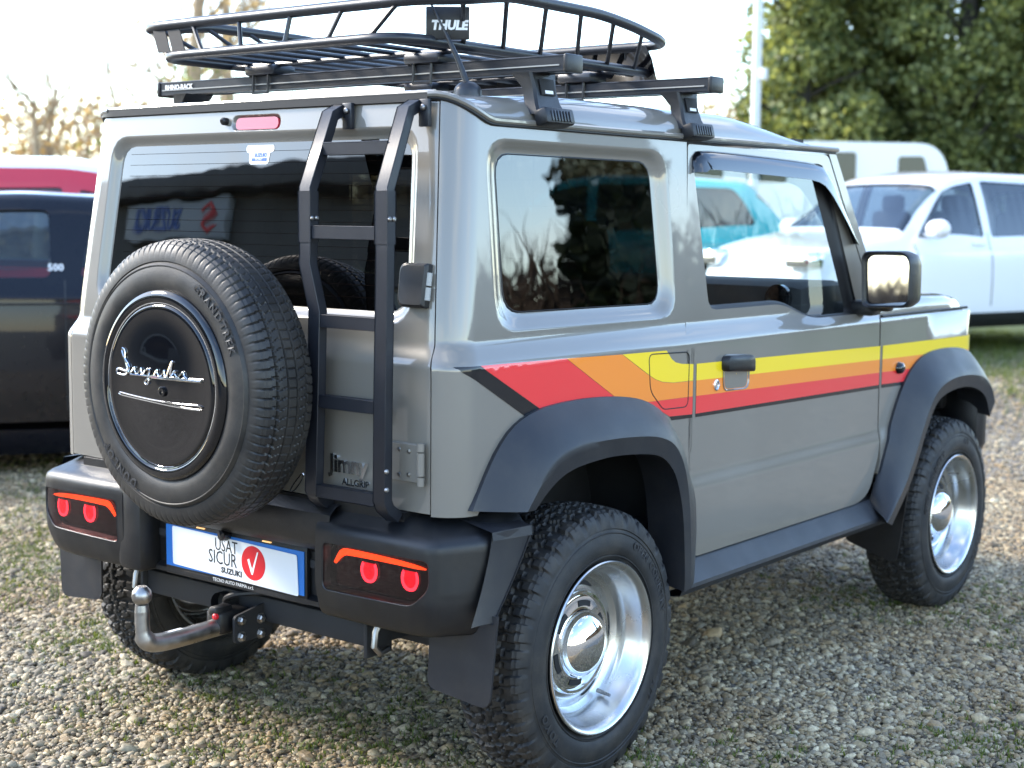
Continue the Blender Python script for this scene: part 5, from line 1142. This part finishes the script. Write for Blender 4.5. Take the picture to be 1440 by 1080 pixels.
parked_car('estate_car', 'teal car seen through the door window of the grey car', (-6.9, 11.0), (-.87, -.494), {**SSUV}, 'teal', None, None, 'glass_dark')
# white camper
cpos = gp(1145, 23.5); E_ = empty('camper_van', (cpos.x, cpos.y, .2), math.atan2(.41, .912)); tag(E_, 'white camper van with grey windows at the foot of the ivy', 'van')
b = MB(); P = rpoly([(-2.2, .35), (2.0, .35, .1), (2.15, 1.0, .3), (1.95, 1.55, .3), (1.72, 2.28, .28), (-2.2, 2.36, .2)], 5); b.prism(P, lambda x, z, h: (x, h, z), -.95, .95); b.build('body', 'ivorywhite', E_, fix=True, ang=40)
for x0, x1, z0, z1 in ((-1.95, -1.35, 1.72, 2.16), (-1.0, -.42, 1.72, 2.16), (.12, .56, 1.72, 2.16), (1.15, 1.62, 1.62, 2.10)):
    b = MB(); b.prism(rpoly([(x0, z0, .05), (x1, z0, .05), (x1-(.12 if x0 > 1 else 0), z1, .05), (x0, z1, .05)], 4), lambda x, z, h: (x, h, z), -.962, -.93); W_ = b.build('window', 'campglass', E_, fix=True)
for x in (-1.4, 1.3):
    for y in (-.85, .85):
        b = MB(); b.lathe([(.18, -.1), (.32, -.1), (.34, -.06), (.34, .06), (.32, .1), (.18, .1), (0, .08)], 28, 'y', (x, y, .34)); b.build('wheel', 'tyre_plain', E_)
# lighting / power pole
pp = gp(1054, 22.3); b = MB(); b.tube([(pp.x, pp.y, .1), (pp.x, pp.y, 9.2)], [.075, .055], 14); mat('polepaint', (.62, .63, .63), .5); PO = b.build('utility_pole', 'polepaint', None); tag(PO, 'tall pale metal pole standing left of the ivy trees', 'pole')
b = MB(); b.box((pp.x+.10, pp.y, 3.45), (.12, .10, .16), bev=.01); b.build('junction_box', 'polepaint', PO)
b = MB(); b.box((pp.x-.05, pp.y-.02, 5.6), (.06, .06, .5), bev=.01); b.build('bracket', 'polepaint', PO)

# =================================================================== trees
leafmat('ivyleaf', (.055, .085, .026), (.33, .36, .14), .45, .5); leafmat('dryleaf', (.30, .21, .12), (.55, .41, .26), .7); mat('bark', (.10, .075, .05), .85, noise=.3, nscale=6); mat('barkpale', (.36, .26, .16), .85, noise=.3, nscale=6); mat('trunkdark', (.03, .026, .02), .9)
leafmat('conifer', (.008, .016, .006), (.022, .035, .012), .7)
def branch_mb(mb, p, dirv, L, r, depth, rnd, up=.15):
    n = 4; P = [Vector(p)]; dv = Vector(dirv).normalized()
    for i in range(n): dv = (dv+Vector((rnd.gauss(0, .16), rnd.gauss(0, .16), rnd.gauss(0, .10)+up*.3))).normalized(); P.append(P[-1]+dv*(L/n))
    mb.tube(P, [r*(1-.55*i/n) for i in range(n+1)], 5 if depth > 1 else 4, cap=False)
    if depth <= 0: return [P[-1]]
    tips = []
    for k in range(rnd.choice((3, 4, 5))):
        i = rnd.randint(1, n); q = P[i]; th = rnd.uniform(0, 2*PI); sp = rnd.uniform(.5, 1.0)
        nd = (dv+Vector((math.cos(th)*sp, math.sin(th)*sp, rnd.uniform(-.1, .5)))).normalized(); tips += branch_mb(mb, q, nd, L*rnd.uniform(.5, .72), r*.48, depth-1, rnd, up)
    return tips
def leaf_cloud(pts, size, rnd_):
    n = len(pts); P = np.array(pts); A = rnd_.normal(size=(n, 3)); A /= np.linalg.norm(A, axis=1)[:, None]; Bv = rnd_.normal(size=(n, 3)); Bv -= A*(A*Bv).sum(1)[:, None]; Bv /= np.linalg.norm(Bv, axis=1)[:, None]
    s_ = size*rnd_.uniform(.6, 1.4, n)[:, None]; V = np.stack([P-A*s_, P+Bv*s_*.7, P+A*s_, P-Bv*s_*.7], 1).reshape(-1, 3); return V, np.arange(4*n).reshape(-1, 4)
def fast_mesh(name, V, F, material, parent):
    me = bpy.data.meshes.new(name); me.from_pydata(V.tolist(), [], F.tolist()); me.materials.append(MATS[material]); return link(bpy.data.objects.new(name, me), parent)
def ivy_tree(px, dist, h, rad, label, seed, n=27000, group='ivy clad trees behind the parked cars', leafsize=.062):
    q = gp(px, dist); E_ = empty('ivy_tree', (q.x, q.y, gh(0, q.y))); tag(E_, label, 'tree', group); rd = random.Random(seed); rg = np.random.default_rng(seed)
    b = MB(); b.tube([(0, 0, -.1), (.05, 0, h*.4), (-.05, .05, h*.75), (0, 0, h*.97)], [.22, .18, .12, .05], 10)
    for k in range(16): z = rd.uniform(.2, .9)*h; a = rd.uniform(0, 2*PI); b.tube([(0, 0, z), (rad*.5*math.cos(a), rad*.5*math.sin(a), z+.3), (rad*.95*math.cos(a), rad*.95*math.sin(a), z+.5)], [.05, .035, .015], 5)
    b.build('trunk', 'trunkdark', E_)
    cl = []
    for k in range(190):
        z = h*(.03+.97*(k+.5)/190); a = rd.uniform(0, 2*PI); env = rad*(.80+.35*math.sin(z*1.7+seed)+.2*math.sin(a*2+seed))*min(1, (h-z)/(h*.22)+.25); rr_ = env*rd.uniform(.30, 1.05); cl.append((rr_*math.cos(a), rr_*math.sin(a), z, rd.uniform(.28, .58)))
    per = n//len(cl); pts = []
    for (x, y, z, r_) in cl:
        D_ = rg.normal(size=(per, 3)); D_ /= np.linalg.norm(D_, axis=1)[:, None]; R_ = r_*rg.uniform(.55, 1.05, per)[:, None]; D_ *= R_; D_[:, 2] *= .75; pts.append(D_+np.array((x, y, z)))
    V, F = leaf_cloud(np.vstack(pts), leafsize, rg); fast_mesh('crown', V, F, 'ivyleaf', E_)
    return E_
ivy_tree(1112, 26.0, 7.6, 1.15, 'ivy covered tree right behind the tall pale pole', 3)
ivy_tree(1205, 27.2, 6.3, 1.15, 'ivy covered tree above the camper van', 8)
ivy_tree(1262, 28.0, 4.9, .95, 'low ivy covered tree with a sky gap over its top', 21)
ivy_tree(1345, 26.3, 7.4, 1.10, 'ivy covered tree above the white crossover', 13)
ivy_tree(1430, 26.8, 8.0, 1.25, 'ivy covered tree at the right edge of the picture', 34)
ivy_tree(1300, 29.5, 4.2, 1.2, 'low ivy mound between two taller ivy trees', 55)
ivy_tree(1530, 26.0, 8.0, 1.4, 'ivy covered tree past the right edge', 89)
def bare_tree(px, dist, h, label, seed, r=.14, ivy=0, lean=0., material='barkpale', depth=3, leaves=0):
    q = gp(px, dist); E_ = empty('bare_tree', (q.x, q.y, gh(0, q.y)-.1)); tag(E_, label, 'tree', 'bare winter trees at the far edge of the yard'); rd = random.Random(seed); rg = np.random.default_rng(seed)
    b = MB(); P = [(0, 0, 0), (rd.gauss(0, .1)+lean*.3, rd.gauss(0, .1), h*.25), (rd.gauss(0, .15)+lean*.6, rd.gauss(0, .15), h*.5), (lean, 0, h*.72)]; b.tube(P, [r, r*.85, r*.65, r*.4], 8); b.build('trunk', material, E_)
    b = MB(); tips = []
    for k in range(8):
        t_ = rd.uniform(.35, 1.); i = min(int(t_*3), 2); f = t_*3-i; p = Vector(P[i]).lerp(Vector(P[i+1]), f); th = rd.uniform(0, 2*PI); tips += branch_mb(b, p, (math.cos(th)*.7, math.sin(th)*.7, .8), h*rd.uniform(.2, .34), r*.32, depth-1, rd)
    b.build('crown', material, E_)
    if ivy:
        pts = []
        for k in range(ivy): z = rd.uniform(0, h*.5); a = rd.uniform(0, 2*PI); rr_ = r+abs(rd.gauss(0, .28)); pts.append((rr_*math.cos(a)+lean*z/h, rr_*math.sin(a), z))
        V, F = leaf_cloud(pts, .06, rg); fast_mesh('ivy', V, F, 'ivyleaf', E_)
    if leaves:
        pts = [tuple(random.choice(tips)+Vector((rd.gauss(0, .3), rd.gauss(0, .3), rd.gauss(0, .3)))) for _ in range(leaves)]; V, F = leaf_cloud(pts, .06, rg); fast_mesh('dry_leaves', V, F, 'dryleaf', E_)
for a in ((-35, 37, 4.6, 'bare tree cut off by the left edge of the picture', 1, .10), (52, 35, 5.0, 'bare forked tree second from the left edge', 2, .13), (86, 36, 5.6, 'slim bare tree beside the forked one', 5, .10, 150), (128, 38, 5.0, 'straight bare tree left of the grey car roof', 6, .09), (150, 34, 6.6, 'tallest slim bare tree near the grey car corner', 9, .07, 120),
          (275, 30, 8.5, 'bare tree rising behind the roof basket', 12, .20, 500, .3, 'barkpale', 3, 1500), (330, 33, 9.5, 'second bare tree behind the roof basket', 15, .16, 250, -.2, 'barkpale', 3, 900), (215, 34, 4.4, 'short ivy clad bare tree beneath the left end of the roof bar', 18, .15, 900, 0, 'barkpale', 2, 200), (962, 30, 4.6, 'narrow greenish tree between roof basket and pole', 22, .10, 900), (405, 36, 5.4, 'small bare tree behind the rear roof bar', 26, .12, 200), (1020, 31, 3.4, 'brown leafy tree left of the tall pole', 30, .14, 0, 0, 'barkpale', 3, 2200)):
    bare_tree(*a)
# brush along the far edge
V = []; F = []
for k in range(62000):
    px = random.uniform(-330, 1330); q = gp(px, random.uniform(36, 43)); h = random.uniform(.8, 4.1)*(.75+.35*math.sin(px*.035)); z0 = random.uniform(0, h*.6); i = len(V); th = random.uniform(0, 2*PI); L = random.uniform(.4, 1.3); wd = random.uniform(.014, .045)
    x, y = q.x, q.y; V.extend([(x-wd*VR.x, y-wd*VR.y, z0), (x+wd*VR.x, y+wd*VR.y, z0), (x+L*.5*math.cos(th), y+L*.5*math.sin(th), z0+L*.9)]); F.append((i, i+1, i+2))
b = MB(); b.add(V, F); mat('twig', (.48, .36, .24), .85, noise=.4, nscale=1.5); tag(b.build('brush', 'twig', None, smooth=False), kind='stuff')
pts = [(lambda q: (q.x, q.y, 3.9*random.random()**1.9))(gp(random.uniform(-330, 1330), random.uniform(35, 43))) for _ in range(36000)]
Vv, Ff = leaf_cloud(pts, .10, rng); o = fast_mesh('undergrowth', Vv, Ff, 'dryleaf', None); tag(o, kind='stuff')
# trees right of the yard, mirrored in the side glass
mat('twigdark', (.06, .04, .027), .9)
def dark_tree(x, y, h, rad, label):
    E_ = empty('conifer_tree', (x, y, 0)); tag(E_, label, 'tree', 'trees right of the yard'); rg = np.random.default_rng(int(h*100)); b = MB(); b.tube([(0, 0, 0), (0, 0, h*.95)], [.2, .05], 8); b.build('trunk', 'bark', E_)
    n = 9000; z = h*rg.uniform(.06, 1, n)**.9; r_ = rad*np.minimum(1, (h-z)/h*2.2+.1)*rg.uniform(.5, 1.05, n)*(1+.15*np.sin(z*5)); a = rg.uniform(0, 2*PI, n); V, F = leaf_cloud(np.stack([r_*np.cos(a), r_*np.sin(a), z], 1), .12, rg); fast_mesh('crown', V, F, 'conifer', E_)
dark_tree(12.6, 17.6, 10.5, .85, 'dark columnar conifer standing out of frame, mirrored in the side glass')
V = []; F = []
for k in range(24000):
    x = random.uniform(6, 30); y = 24-.55*x+random.uniform(0, 4); h = random.uniform(1, 4.6); z0 = random.uniform(0, h*.6); th = random.uniform(0, 2*PI); L = random.uniform(.5, 1.4); i = len(V); V.extend([(x-.03, y+.02, z0), (x+.03, y-.02, z0), (x+L*.5*math.cos(th), y+L*.5*math.sin(th), z0+L)]); F.append((i, i+1, i+2))
b = MB(); b.add(V, F); tag(b.build('brush', 'twigdark', None, smooth=False), kind='stuff')

# low hedge behind the photographer, seen only in the door mirror
V = []; F = []
for k in range(16000):
    x = random.uniform(-6, 26); y = random.uniform(-36, -32); h = random.uniform(.6, 2.3)*(.8+.25*math.sin(x*1.7)); z0 = random.uniform(0, h*.6); th = random.uniform(0, 2*PI); L = random.uniform(.3, .9); i = len(V); V.extend([(x-.04, y, z0), (x+.04, y, z0), (x+L*.5*math.cos(th), y+L*.5*math.sin(th), z0+L)]); F.append((i, i+1, i+2))
b = MB(); b.add(V, F); tag(b.build('brush', 'twigdark', None, smooth=False), kind='stuff')
